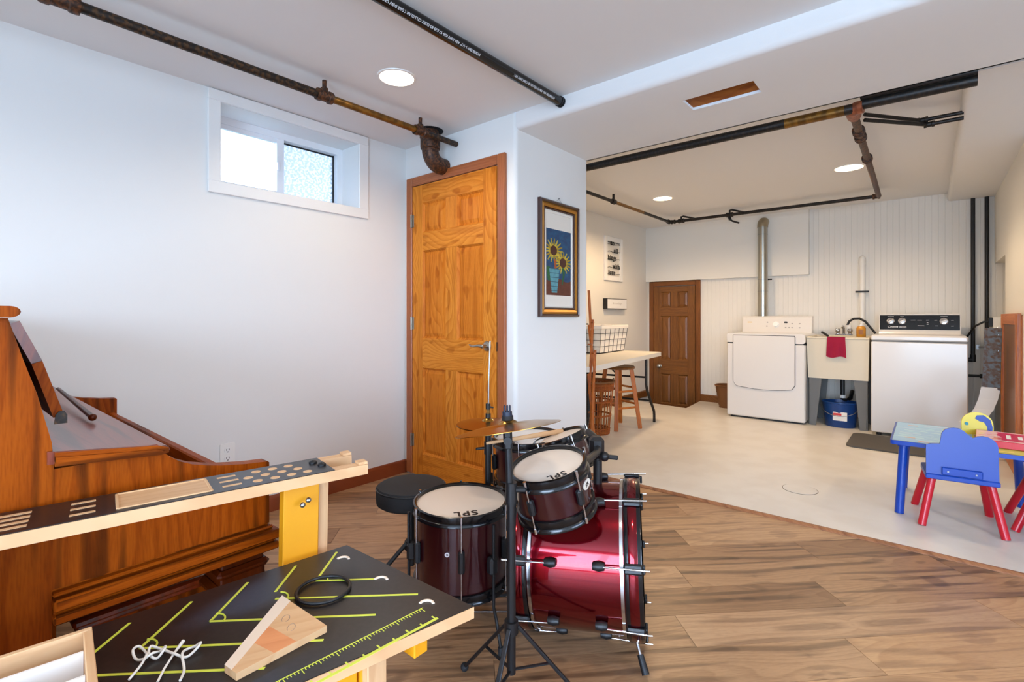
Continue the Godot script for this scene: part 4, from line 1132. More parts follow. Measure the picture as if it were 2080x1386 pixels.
	for e in [[0, 0, 1, 0, 7], [1, 0, 1, 1, 5], [1, 1, 0, 1, 7], [0, 1, 0, 0, 5]]:
		for i in e[4]:
			var k: float = float(i) / (e[4] - 1)
			var u := lerpf(e[0], e[2], k)
			var v := lerpf(e[1], e[3], k)
			obj("wire", mb().cyl(cw.call(u, v, 0.0), cw.call(u, v, 0.255), 0.0022, -1, 6), M.black, t)
		for y in [0.004, 0.07, 0.135, 0.20]:
			obj("wire", mb().cyl(cw.call(e[0], e[1], y), cw.call(e[2], e[3], y), 0.0022 if y > 0.01 else 0.006, -1, 6), M.black, t)
	obj("handle", mb().bar(cw.call(0.1, 1.0, 0.292), cw.call(0.55, 1.0, 0.292), 0.012, 0.016, Vector3.UP, 0.003), M.black, t)
	# ---- signs on the laundry wall
	var x0 := LX
	var a0 := at_x(1226, 478, x0)
	var a1 := at_x(1262, 573, x0)
	var zc := (a0.z + a1.z) / 2
	var yc := (a0.y + a1.y) / 2
	var sw := absf(a1.z - a0.z)
	var sh := a0.y - a1.y
	var sg := thing("word_sign", "tall white framed sign with black script words on laundry wall", "sign", Vector3(x0 + 0.012, yc, zc))
	var fm := mb()
	for s in [-1.0, 1.0]:
		fm.box(Vector3(0, 0, s * (sw / 2 - 0.03)), Vector3(0.024, sh, 0.06), Basis(), 0.003)
		fm.box(Vector3(0, s * (sh / 2 - 0.03), 0), Vector3(0.022, 0.06, sw - 0.12), Basis(), 0.003)
	obj("frame", fm, M.white_trim, sg)
	obj("wire_mesh", mb().box(Vector3(-0.004, sh / 2 - 0.068, 0), Vector3(0.004, 0.006, sw - 0.12)), M.grey_leg, sg)
	var wbas := Basis(Vector3(0, 0, -1), Vector3.UP, Vector3(1, 0, 0))
	var ink := mat(c8(22, 20, 18), 0.6)
	var words := [["do", 0.36, 0.04], ["all", 0.19, -0.05], ["things", 0.02, 0.06], ["with", -0.17, -0.06], ["love", -0.32, 0.05]]
	for q in words:
		var yy: float = q[1] * sh
		txt("script_word", q[0], 0.062, ink, sg, Transform3D(wbas, Vector3(0.006, yy, q[2])), "Droid Serif", true, true, 0.004)
		obj("swash", mb().tube([Vector3(0.006, yy - 0.02, sw / 2 - 0.07), Vector3(0.006, yy - 0.01, sw / 4), Vector3(0.006, yy - 0.024, 0), Vector3(0.006, yy - 0.008, -sw / 4), Vector3(0.006, yy - 0.012, -sw / 2 + 0.07)], 0.003, 6), ink, sg)
	a0 = at_x(1232, 606, x0 + 0.05)
	a1 = at_x(1272, 629, x0 + 0.05)
	sg = thing("box_sign", "small black box sign with white face and faint grey script on laundry wall", "sign", Vector3(x0 + 0.03, (a0.y + a1.y) / 2, (a0.z + a1.z) / 2))
	sw = absf(a1.z - a0.z)
	sh = a0.y - a1.y
	obj("box", mb().box(Vector3(0, 0, 0), Vector3(0.06, sh, sw), Basis(), 0.002), M.black, sg)
	obj("face", mb().box(Vector3(0.0305, 0, 0), Vector3(0.003, sh - 0.016, sw - 0.016)), M.white_trim, sg)
	var sq := []
	for q in 46:
		var k := q / 45.0
		sq.append(Vector3(0.0325, sh * (0.02 + (0.16 if q % 9 == 2 else 0.06) * sin(k * 50.0)), lerpf(sw * 0.24, -sw * 0.24, k) + 0.004 * cos(k * 50.0)))
	obj("faint_script", mb().tube(sq, 0.0011, 5), mat(c8(168, 160, 150), 0.7), sg)
	cabinet()
	kids_corner()
	# ---- outlet on the left wall
	t = thing("wall_outlet", "white duplex wall outlet low on the left wall beside piano", "outlet", Vector3(WX, 0.376, -1.067))
	var ob := Basis(Vector3(0, 0, -1), Vector3.UP, Vector3(1, 0, 0))
	obj("cover_plate", plate(mb(), Vector3(0.003, 0, 0), 0.074, 0.118, 0.006, 0.005, ob), M.white_gloss, t)
	for y in [-0.022, 0.022]:
		var rc := obj("receptacle", plate(mb(), Vector3(0.007, y, 0), 0.034, 0.03, 0.003, 0.012, ob), M.white_trim, t)
		obj("slots", mb().box(Vector3(0.0086, y + 0.004, 0.007), Vector3(0.001, 0.009, 0.0025)).box(Vector3(0.0086, y + 0.004, -0.007), Vector3(0.001, 0.009, 0.0025)).box(Vector3(0.0086, y - 0.008, 0), Vector3(0.001, 0.005, 0.005)), M.black, rc)
	picture()

func thing_part(t: Node3D, called: String) -> Node3D:
	var o := Node3D.new()
	o.name = called
	t.add_child(o, true)
	return o

func cabinet() -> void:
	var fx := 0.455
	var t := thing("oak_cabinet", "oak cabinet door panel against right laundry wall with wire rack and papers", "cabinet", Vector3(fx, 0.011, -5.2))
	obj("body", mb().box(Vector3(0.10, 0.56, 0.02), Vector3(0.17, 1.11, 0.9), Basis(), 0.003, 1), M.honey, t)
	var dr := obj("door_stile", mb().box(Vector3(0.005, 0.567, -0.44), Vector3(0.024, 1.125, 0.075), Basis(), 0.003), M.honey, t)
	obj("door_stile", mb().box(Vector3(0.005, 0.567, 0.43), Vector3(0.024, 1.125, 0.075), Basis(), 0.003), M.honey, t)
	obj("door_rail", mb().box(Vector3(0.005, 1.09, 0), Vector3(0.023, 0.08, 0.80), Basis(), 0.003), M.honey, t)
	obj("door_rail", mb().box(Vector3(0.005, 0.06, 0), Vector3(0.023, 0.10, 0.80), Basis(), 0.003), M.honey, t)
	obj("door_panel", mb().box(Vector3(0.012, 0.57, 0), Vector3(0.012, 1.0, 0.80), Basis(), 0.002, 1), M.oak, t)
	var rk := thing("wire_rack", "small chrome wire rack hung on the oak cabinet door", "rack", Vector3(fx - 0.01, 0.98, -5.45))
	var wr := mb()
	wr.tube([Vector3(-0.01, 0.06, -0.12), Vector3(-0.03, 0.05, -0.12), Vector3(-0.03, -0.10, -0.12), Vector3(-0.01, -0.12, -0.12)], 0.003, 6)
	wr.tube([Vector3(-0.01, 0.06, -0.06), Vector3(-0.04, 0.05, -0.06), Vector3(-0.04, -0.13, -0.06), Vector3(-0.01, -0.15, -0.06)], 0.003, 6)
	obj("hooks", wr, M.chrome, rk)
	obj("bars", mb().cyl(Vector3(-0.045, 0.0, -0.06), Vector3(-0.045, 0.0, 0.22), 0.002, -1, 6).cyl(Vector3(-0.045, -0.12, -0.06), Vector3(-0.045, -0.12, 0.22), 0.002, -1, 6), M.chrome, rk)
	var mag := thing("hanging_papers", "colourful magazine and curling white paper hanging from rack on oak cabinet", "papers", Vector3(fx - 0.045, 0.0, -5.33))
	obj("magazine", mb().prism(pv([[-0.085, 1.03], [0.02, 1.03], [0.01, 0.55], [-0.10, 0.57]]), 0.004, Transform3D(rot_y(-25.0), Vector3(0, 0, 0))), mottled(c8(96, 110, 124), c8(84, 62, 50), 5.0, 0.4, 0.0, 0.3, 0.7, 83, 5.0), mag)
	var pa := mb()
	var curl := [[-0.10, 0.01, 0.57, 0.0], [-0.115, -0.005, 0.48, 0.004], [-0.14, -0.03, 0.40, 0.012], [-0.18, -0.07, 0.33, 0.03], [-0.235, -0.15, 0.285, 0.05]]
	for i in 4:
		var a: Array = curl[i]
		var b: Array = curl[i + 1]
		var A := Vector3(a[0], a[2], a[3])
		var B := Vector3(a[1], a[2], a[3])
		var C := Vector3(b[1], b[2], b[3])
		var D := Vector3(b[0], b[2], b[3])
		var nn := (B - A).cross(D - A).normalized()
		if nn.z < 0: nn = -nn
		pa.face(A, B, C, D, nn, Vector3.RIGHT, Vector3.UP)
		pa.face(A - nn * 0.001, B - nn * 0.001, C - nn * 0.001, D - nn * 0.001, -nn, Vector3.RIGHT, Vector3.UP)
	obj("curled_paper", pa, M.paper, mag)
	tag(obj("dark_bag", mb().lathe(Transform3D(Basis.from_scale(Vector3(0.6, 0.8, 0.6)), Vector3(0.462, 0.44, -6.15)), [Vector2(0.0, 0.0), Vector2(0.05, 0.02), Vector2(0.075, 0.10), Vector2(0.06, 0.20), Vector2(0.03, 0.24), Vector2(0.0, 0.24)], 16), M.black_soft), "dark bag hanging in laundry corner beside the oak cabinet", "bag")

func kid_chair(called: String, label: String, o: Vector3, turn: float, back: PackedVector2Array, front_mat: Material, grp: String) -> Node3D:
	# local: back panel at z = 0 facing +z, the seat goes to -z
	var t := thing(called, label, "chair", o, grp)
	t.rotation.y = turn
	obj("backrest", mb().prism(back, 0.018, Transform3D(Basis(Vector3.RIGHT, -0.06), Vector3(0, 0.27, -0.009)), 0.0, 0.7), front_mat, t)
	obj("seat", mb().prism(rrect(0.285, 0.27, 0.03), 0.022, Transform3D(YUP, Vector3(0, 0.245, -0.135))), M.blue, t)
	obj("rear_rail", mb().box(Vector3(0, 0.262, 0.004), Vector3(0.29, 0.026, 0.03), Basis(), 0.004), M.blue, t)
	obj("rear_cleat", mb().box(Vector3(0, 0.298, 0.016), Vector3(0.16, 0.04, 0.012), Basis(), 0.004), M.blue, t)
	for x in [-0.055, 0.055]:
		obj("screw", mb().lathe(Transform3D(Basis(Vector3.RIGHT, PI / 2), Vector3(x, 0.298, 0.022)), [Vector2(0.005, 0.0), Vector2(0.004, 0.002), Vector2(0.0, 0.002)], 10), M.steel, t)
	for q in [[-1, 0], [1, 0], [-1, 1], [1, 1]]:
		obj("leg", mb().cyl(Vector3(0.115 * q[0], 0.25, -0.02 - 0.22 * q[1]), Vector3(0.162 * q[0], 0.0, 0.03 - 0.36 * q[1]), 0.0185, -1, 16), M.red_leg, t)
	return t

func kids_corner() -> void:
	var th := 0.425
	# table
	var t := thing("kids_table", "low blue childrens table with picture printed top and round legs", "table", Vector3(-0.17, 0.011, -3.52))
	var L := 0.62
	var D := 0.64
	obj("table_top", mb().prism(rrect(L, D, 0.02), 0.022, Transform3D(YUP, Vector3(L / 2, th - 0.034, -D / 2))), M.blue, t)
	var im := Image.create(256, 192, false, Image.FORMAT_RGB8)
	im.fill(c8(150, 194, 222))
	var r2 := RandomNumberGenerator.new()
	r2.seed = 5
	for i in 60:
		im.fill_rect(Rect2i(r2.randi() % 130, r2.randi() % 192, 20 + r2.randi() % 40, 2 + r2.randi() % 4), c8(168 + r2.randi() % 30, 206 + r2.randi() % 20, 228))
	for q in [[22, 150], [24, 24], [48, 176]]: im.fill_rect(Rect2i(q[0], q[1], 20, 6), c8(226, 160, 128))
	im.fill_rect(Rect2i(150, 0, 106, 192), c8(190, 204, 70))
	for i in 26:
		im.fill_rect(Rect2i(92 + r2.randi() % 80, 10 + r2.randi() % 150, 10 + r2.randi() % 26, 5 + r2.randi() % 8), [c8(200, 90, 130), c8(226, 190, 60), c8(120, 90, 60), c8(235, 235, 230), c8(214, 110, 60)][r2.randi() % 5])
	for i in 10:
		im.fill_rect(Rect2i(165 + r2.randi() % 70, r2.randi() % 180, 14 + r2.randi() % 20, 6), [c8(226, 150, 50), c8(150, 180, 50), c8(230, 220, 90)][r2.randi() % 3])
	var pm := mat(Color.WHITE, 0.3)
	pm.albedo_texture = ImageTexture.create_from_image(im)
	var pr := mb()
	pr.off = Vector2.ZERO
	var y := th - 0.0115
	pr.quad_n(Vector3(0.01, y, -0.01), Vector3(L - 0.01, y, -0.01), Vector3(L - 0.01, y, -D + 0.01), Vector3(0.01, y, -D + 0.01), Vector3.UP, Vector3.UP, Vector3.UP, Vector3.UP, Vector2(0, 1), Vector2(1, 1), Vector2(1, 0), Vector2(0, 0))
	obj("printed_picture", pr, pm, t)
	for q in [[0.06, -0.07, -0.02, 0.03], [0.06, -D + 0.07, -0.02, -0.03], [L - 0.06, -0.07, 0.02, 0.03], [L - 0.06, -D + 0.07, 0.02, -0.03]]:
		obj("leg", mb().cyl(Vector3(q[0], th - 0.035, q[1]), Vector3(q[0] + q[2], 0.0, q[1] + q[3]), 0.022, 0.0215, 18).cyl(Vector3(q[0], th - 0.05, q[1]), Vector3(q[0], th - 0.034, q[1]), 0.032, -1, 18), M.blue, t)
	# chair with a cloud shaped back, seen from behind
	var bk := [[-0.142, 0.0], [0.142, 0.0], [0.14, 0.155]]
	for i in 7:
		var a := PI * i / 8.0
		bk.append([0.085 + 0.055 * cos(a), 0.175 + 0.05 * sin(a)])
	for i in 8:
		var a := PI * (0.15 + i / 8.0)
		bk.append([-0.025 + 0.055 * cos(a), 0.205 + 0.05 * sin(a)])
	bk.append_array([[-0.085, 0.165], [-0.125, 0.16], [-0.142, 0.15]])
	kid_chair("kids_chair", "blue childrens chair with scalloped back and red legs seen from behind", Vector3(0.128, 0.011, -3.475), 0.10, pv(bk), M.blue, "childrens chairs")
	# chair on the far side with a round printed back
	var rb := []
	for i in 20:
		var a := PI * i / 19.0
		rb.append([0.14 * cos(a), 0.12 + 0.13 * sin(a)])
	rb.append_array([[-0.14, 0.0], [0.14, 0.0]])
	var yel := mat(c8(226, 206, 70), 0.35)
	var tp := at_y(1985, 884, th)
	var fc := thing("toy_plaque", "round yellow toy plaque with blue swirl standing on kids table", "toy", tp + Vector3(0, 0.0005, 0))
	fc.rotation.y = 0.3
	obj("plaque", mb().prism(pv(rb), 0.016, Transform3D(Basis(Vector3.RIGHT, -0.12).scaled(Vector3.ONE * 0.52), Vector3(0, 0.002, 0))), yel, fc)
	obj("blue_print", mb().prism(pv([[-0.02, 0.18], [0.0, 0.215], [0.06, 0.22], [0.115, 0.17], [0.132, 0.09], [0.125, 0.02], [0.085, 0.02], [0.085, 0.09], [0.06, 0.14], [0.02, 0.15]]), 0.018, Transform3D(Basis(Vector3.RIGHT, -0.12).scaled(Vector3.ONE * 0.52), Vector3(0, 0.002, 0.0006))), M.blue, fc)
	obj("teal_dot", mb().prism(rrect(0.034, 0.034, 0.0165), 0.018, Transform3D(Basis(Vector3.RIGHT, -0.12).scaled(Vector3.ONE * 0.52), Vector3(-0.05, 0.062, -0.004))), mat(c8(10, 130, 150), 0.4), fc)
	# chair at the right end, mostly out of view
	kid_chair("kids_chair", "blue childrens chair with red legs at right end of the kids table", Vector3(0.67, 0.011, -3.80), PI / 2, pv(bk), M.blue, "childrens chairs")
	# flat pink game box
	t = thing("game_box", "flat pink and red board game box with white lettering on kids table", "box", Vector3(0.40, th + 0.0005, -3.80))
	t.rotation.y = -0.06
	obj("box", mb().box(Vector3(0, 0.018, 0), Vector3(0.40, 0.036, 0.30), Basis(), 0.002), mat(c8(206, 40, 52), 0.35), t)
	var gi := Image.create(160, 120, false, Image.FORMAT_RGB8)
	gi.fill(c8(236, 186, 190))
	gi.fill_rect(Rect2i(34, 10, 126, 96), c8(206, 22, 92))
	for i in 26:
		gi.fill_rect(Rect2i(r2.randi() % 34, r2.randi() % 118, 8, 4), [c8(230, 210, 90), c8(240, 240, 236), c8(226, 120, 70)][r2.randi() % 3])
	var gm := mat(Color.WHITE, 0.3)
	gm.albedo_texture = ImageTexture.create_from_image(gi)
	var gp := mb()
	gp.off = Vector2.ZERO
	gp.quad_n(Vector3(-0.198, 0.0366, 0.148), Vector3(0.198, 0.0366, 0.148), Vector3(0.198, 0.0366, -0.148), Vector3(-0.198, 0.0366, -0.148), Vector3.UP, Vector3.UP, Vector3.UP, Vector3.UP, Vector2(0, 1), Vector2(1, 1), Vector2(1, 0), Vector2(0, 0))
	obj("lid_print", gp, gm, t)
	for i in 6:
		obj("letter_stroke", mb().box(Vector3(-0.07 + 0.045 * i, 0.0375, 0.0), Vector3(0.018, 0.001, 0.11 - 0.03 * (i % 2))), M.white_trim, t)

func picture() -> void:
	var a0 := at_x(1092, 402, PX)
	var a1 := at_x(1171, 643, PX)
	var w := absf(a1.z - a0.z)
	var h := 0.745
	var t := thing("framed_picture", "narrow gold and brown framed flower painting hanging on pillar side", "picture", Vector3(PX, 1.49, (a0.z + a1.z) / 2))
	var bas := Basis(Vector3(0, 0, -1), Vector3.UP, Vector3(1, 0, 0))
	var gold := mat(c8(196, 140, 62), 0.3, 0.7)
	var brown := coat(mat(c8(64, 34, 26), 0.4), 0.4, 0.2)
	# mitred frame: three nested mouldings
	for q in [[0.0, 0.018, 0.030, brown, "outer_moulding"], [0.018, 0.046, 0.024, gold, "gold_moulding"], [0.046, 0.060, 0.018, brown, "inner_moulding"], [0.060, 0.078, 0.012, M.liner, "linen_slip"]]:
		var m := mb()
		var o := Vector2(w / 2 - q[0], h / 2 - q[0])
		var i := Vector2(w / 2 - q[1], h / 2 - q[1])
		var mid := (o + i) / 2
		for ring in [[o, 0.0, o, q[2] * 0.7], [o, q[2] * 0.7, mid, q[2]], [mid, q[2], i, q[2] * 0.75], [i, q[2] * 0.75, i, 0.0]]:
			for k in 4:
				var s0: Vector2 = [Vector2(-1, -1), Vector2(1, -1), Vector2(1, 1), Vector2(-1, 1)][k]
				var s1: Vector2 = [Vector2(1, -1), Vector2(1, 1), Vector2(-1, 1), Vector2(-1, -1)][k]
				var A := bas * Vector3(ring[0].x * s0.x, ring[0].y * s0.y, ring[1])
				var B := bas * Vector3(ring[0].x * s1.x, ring[0].y * s1.y, ring[1])
				var C := bas * Vector3(ring[2].x * s1.x, ring[2].y * s1.y, ring[3])
				var D := bas * Vector3(ring[2].x * s0.x, ring[2].y * s0.y, ring[3])
				var nn := (B - A).cross(D - A)
				if nn.length() < 1e-9: continue
				nn = nn.normalized()
				var outw := bas * Vector3((s0.x + s1.x), (s0.y + s1.y), 0) * (1.0 if ring[0] == o else -1.0) + bas.z
				if nn.dot(outw) < 0: nn = -nn
				m.face(A, B, C, D, nn, bas.x, bas.y)
		obj(q[4], m, q[3], t)
	var iw := w - 0.156
	var ih := h - 0.156
	obj("mat_board", mb().box(Vector3(0.003, 0, 0), Vector3(0.004, ih, iw)), M.paper, t)
	# the painting: flowers in a pale jar on a brown table against blue
	var W := 96
	var H := 256
	var im := Image.create(W, H, false, Image.FORMAT_RGB8)
	var nz := FastNoiseLite.new()
	nz.seed = 4
	nz.frequency = 0.05
	for y in H:
		for x in W:
			var k := nz.get_noise_2d(x, y) * 0.5 + 0.5
			var c := c8(14, 92, 132).lerp(c8(22, 52, 96), k)
			if y > 196 + 6.0 * sin(x * 0.1): c = c8(108, 58, 40).lerp(c8(84, 42, 34), k)
			im.set_pixel(x, y, c)
	var blot := func(cx: float, cy: float, rx: float, ry: float, c: Color) -> void:
		for y in range(maxi(0, int(cy - ry)), mini(H, int(cy + ry) + 1)):
			for x in range(maxi(0, int(cx - rx)), mini(W, int(cx + rx) + 1)):
				if pow((x - cx) / rx, 2) + pow((y - cy) / ry, 2) <= 1.0: im.set_pixel(x, y, c.lerp(c.darkened(0.25), nz.get_noise_2d(x * 3, y * 3) * 0.5 + 0.5))
	for f in [[28.0, 82.0, 1.0], [64.0, 126.0, 0.95]]:
		for i in 17:
			var a := TAU * i / 17.0
			for s in 6:
				var d: float = (13.0 + s * 4.6) * f[2]
				blot.call(f[0] + cos(a) * d * 0.95, f[1] + sin(a) * d * 1.25, 4.2 - s * 0.45, 4.4 - s * 0.4, [c8(222, 190, 44), c8(196, 160, 30), c8(232, 206, 70)][i % 3])
		blot.call(f[0], f[1], 13.0, 19.0, c8(84, 40, 34))
	for s in 20: blot.call(34.0 + s * 0.1, 118.0 + s * 2.2, 4.0, 3.0, c8(190, 92, 44))
	for s in 24: blot.call(64.0 + sin(s * 0.2) * 3.0, 150.0 + s * 2.6, 5.0 - s * 0.12, 4.0, c8(30, 104, 62))
	for s in 16: blot.call(8.0 + s * 0.3, 150.0 + s * 3.0, 7.0, 5.0, c8(36, 110, 60))
	for y in range(152, 246):
		var hw := 20.0 - (y - 152) * 0.105
		for x in range(maxi(0, int(32 - hw)), mini(W, int(32 + hw))):
			im.set_pixel(x, y, c8(104, 166, 176).lerp(c8(76, 138, 152), nz.get_noise_2d(x * 2, y) * 0.5 + 0.5) if (y - 152) % 17 > 1 else c8(40, 80, 92))
	var pm := mat(Color.WHITE, 0.55)
	pm.albedo_texture = ImageTexture.create_from_image(im)
	var p := mb()
	p.off = Vector2.ZERO
	var hw := iw / 2 - 0.002
	var y0 := -ih / 2 + 0.062
	var y1 := ih / 2 - 0.10
	p.quad_n(bas * Vector3(-hw, y0, 0.0055), bas * Vector3(hw, y0, 0.0055), bas * Vector3(hw, y1, 0.0055), bas * Vector3(-hw, y1, 0.0055), bas.z, bas.z, bas.z, bas.z, Vector2(0, 1), Vector2(1, 1), Vector2(1, 0), Vector2(0, 0))
	obj("painting", p, pm, t)
	obj("hanging_wire", mb().tube([bas * Vector3(-0.05, h / 2 - 0.01, 0.006), bas * Vector3(0.0, h / 2 + 0.028, 0.006), bas * Vector3(0.05, h / 2 - 0.01, 0.006)], 0.001, 5).cyl(bas * Vector3(0, h / 2 + 0.028, 0.0), bas * Vector3(0, h / 2 + 0.03, 0.014), 0.003, -1, 8), M.steel, t)

func piano() -> void:
	var X0 := -1.24
	var X1 := -2.74
	var t := thing("upright_piano", "reddish brown wooden upright piano with closed key lid standing by left wall", "piano", Vector3((X0 + X1) / 2, 0, -0.1))
	var ox := -t.position.x
	var oz := 0.1
	var S := func(x: float) -> Transform3D: return Transform3D(SIDE, Vector3(x + ox, 0, oz))   # (z, y) profiles, extruded along +x
	var side := pv([[0.14, 0.0], [0.14, 1.115], [-0.100, 1.115], [-0.119, 1.041], [-0.137, 0.978], [-0.157, 0.885], [-0.160, 0.843], [-0.157, 0.60], [-0.157, 0.0]])
	obj("end_panel", mb().prism(side, 0.035, S.call(X0 - 0.035), PI / 2), M.mahog, t)
	obj("end_panel", mb().prism(side, 0.035, S.call(X1), PI / 2), M.mahog, t)
	var cheek := [[-0.155, 0.612], [-0.155, 0.835], [-0.318, 0.835], [-0.330, 0.832], [-0.343, 0.819], [-0.361, 0.805], [-0.385, 0.793], [-0.414, 0.784], [-0.444, 0.777], [-0.498, 0.768], [-0.549, 0.763], [-0.552, 0.760], [-0.552, 0.612]]
	obj("key_cheek", mb().prism(pv(cheek), 0.035, S.call(X0 - 0.036), PI / 2), M.mahog, t)
	obj("key_cheek", mb().prism(pv(cheek), 0.035, S.call(X1), PI / 2), M.mahog, t)
	var top := []
	for i in 9:
		var a := -PI / 2 + PI * i / 8
		top.append([-0.100 - 0.014 * cos(a), 1.126 + 0.010 * sin(a)])
	top.append_array([[0.15, 1.136], [0.15, 1.116]])
	obj("top_cap", mb().prism(pv(top), X0 - X1 + 0.05, S.call(X1 - 0.025), PI / 2), M.mahog, t)
	obj("upper_panel", mb().prism(pv([[-0.085, 1.115], [-0.10, 1.115], [-0.150, 0.87], [-0.13, 0.87]]), X0 - X1 - 0.07, S.call(X1 + 0.035), PI / 2), M.mahog_dark, t)
	# key lid with moulded edge
	var lid := [[-0.150, 0.846], [-0.150, 0.870], [-0.300, 0.852], [-0.318, 0.851], [-0.324, 0.847], [-0.334, 0.846], [-0.340, 0.842], [-0.342, 0.836], [-0.338, 0.831], [-0.330, 0.830]]
	obj("key_lid", mb().prism(pv(lid), X0 - X1 + 0.012, S.call(X1 - 0.006), PI / 2, 0.6), M.mahog_red, t)
	var em := mb()
	em.prism(pv([[-0.160, 0.842], [-0.160, 0.868], [-0.318, 0.850], [-0.338, 0.842], [-0.338, 0.832], [-0.325, 0.829]]), 0.010, S.call(X0 + 0.004), 0.0)
	em.prism(pv([[-0.160, 0.850], [-0.160, 0.860], [-0.318, 0.842], [-0.330, 0.836]]), 0.016, S.call(X0 + 0.004), 0.0)
	obj("lid_moulding", em, M.mahog, t)
	obj("fall_board", mb().box(Vector3((X0 + X1) / 2 + ox, 0.74, -0.33 + oz), Vector3(X0 - X1 - 0.07, 0.18, 0.02)), M.mahog, t)
	obj("key_slip", mb().box(Vector3((X0 + X1) / 2 + ox, 0.66, -0.53 + oz), Vector3(X0 - X1 - 0.07, 0.09, 0.025), Basis(), 0.004), M.mahog, t)
	obj("key_bed", mb().box(Vector3((X0 + X1) / 2 + ox, 0.59, -0.35 + oz), Vector3(X0 - X1 - 0.01, 0.05, 0.40)), M.mahog, t)
	# stepped moulding under the key bed end
	for q in [[0.608, 0.600, 0.012, -0.556], [0.600, 0.578, 0.026, -0.568], [0.576, 0.570, 0.016, -0.560], [0.570, 0.553, 0.024, -0.566]]:
		for e in [X0, X1]:
			var sx := 1.0 if e == X0 else -1.0
			obj("key_bed_moulding", mb().box(Vector3(e + sx * (q[2] / 2 - 0.01) + ox, (q[0] + q[1]) / 2, (-0.157 + q[3]) / 2 + oz), Vector3(q[2] + 0.02, q[0] - q[1], -q[3] - 0.157), Basis(), 0.003), M.mahog, t)
	# music desk: two hinged boards leaning on the upper panel
	var pa := at_x(40, 652, -1.30)
	var pb := at_x(130, 842, -1.30)
	var mid := at_x(86, 733, -1.30)
	for q in [[pa, mid, M.mahog_red], [mid, pb, M.mahog]]:
		var a: Vector3 = q[0]
		var b: Vector3 = q[1]
		var d := Vector2(b.z - a.z, b.y - a.y).normalized()
		var n2 := Vector2(-d.y, d.x)
		if n2.x < 0: n2 = -n2
		var th := 0.016
		obj("music_desk", mb().prism(PackedVector2Array([Vector2(a.z, a.y), Vector2(b.z, b.y), Vector2(b.z, b.y) + n2 * th, Vector2(a.z, a.y) + n2 * th]), 1.30, S.call(-2.60), PI / 2 + 0.3), q[2], t)
	var bq := at_x(124, 848, -1.292)
	obj("desk_bracket", mb().prism(pv([[bq.z - 0.009, bq.y - 0.012], [bq.z + 0.010, bq.y - 0.012], [bq.z + 0.008, bq.y + 0.006], [bq.z + 0.003, bq.y + 0.012], [bq.z - 0.005, bq.y + 0.012], [bq.z - 0.009, bq.y + 0.004]]), 0.004, S.call(-1.294)), M.iron, t)
	obj("lower_panel", mb().box(Vector3((X0 + X1) / 2 + ox, 0.34, -0.10 + oz), Vector3(X0 - X1 - 0.07, 0.46, 0.02), Basis(), 0.0, 0), M.mahog_dark, t)
	obj("bottom_rail", mb().box(Vector3((X0 + X1) / 2 + ox, 0.06, -0.09 + oz), Vector3(X0 - X1 - 0.07, 0.12, 0.06)), M.mahog_dark, t)
	obj("back", mb().box(Vector3((X0 + X1) / 2 + ox, 0.56, 0.13 + oz), Vector3(X0 - X1 - 0.07, 1.1, 0.02)), M.mahog_dark, t)
	for x in [X0 - 0.062, X1 + 0.062]:
		var lg := mb()
		var c := Vector3(x + ox, 0, -0.497 + oz)
		lg.box(c + Vector3(0, 0.540, 0), Vector3(0.095, 0.03, 0.095), Basis(), 0.003)
		lg.box(c + Vector3(0, 0.518, 0), Vector3(0.118, 0.020, 0.118), Basis(), 0.008)
		lg.box(c + Vector3(0, 0.498, 0), Vector3(0.100, 0.022, 0.100), Basis(), 0.003)
		lg.box(c + Vector3(0, 0.475, 0), Vector3(0.125, 0.028, 0.125), Basis(), 0.011)
		lg.box(c + Vector3(0, 0.27, 0), Vector3(0.075, 0.40, 0.075), Basis(), 0.006)
		lg.box(c + Vector3(0, 0.035, 0), Vector3(0.11, 0.07, 0.11), Basis(), 0.01)
		obj("front_leg", lg, M.mahog_dark, t)
	# dark stick on the lid
	var k0 := at_y(188, 848, 0.868)
	var k1 := at_y(118, 790, 0.885)
	tag(obj("conducting_stick", mb().tube([k0, k1], 0.006, 10, false, [0.0065, 0.005]).ball(k0, 0.009), M.mahog_dark), "thin dark round stick lying on the piano key lid", "stick")
	# bench tucked under the keys
	var b := thing("piano_bench", "reddish wooden piano bench with moulded seat tucked under the piano keys", "bench", Vector3(-1.83, 0, -0.42))
	b.position.z = -0.415
	obj("seat", mb().box(Vector3(0, 0.440, 0), Vector3(0.80, 0.020, 0.40), Basis(), 0.006).box(Vector3(0, 0.425, 0), Vector3(0.78, 0.014, 0.385), Basis(), 0.004), M.mahog_red, b)
	obj("apron", mb().box(Vector3(0, 0.385, 0), Vector3(0.74, 0.07, 0.345), Basis(), 0.003), M.mahog, b)
	for q in [[-1, -1], [1, -1], [1, 1], [-1, 1]]:
		obj("leg", mb().bar(Vector3(0.345 * q[0], 0.36, 0.15 * q[1]), Vector3(0.35 * q[0], 0.0, 0.155 * q[1]), 0.045, 0.045, Vector3(0, 0, 1), 0.004), M.mahog, b)

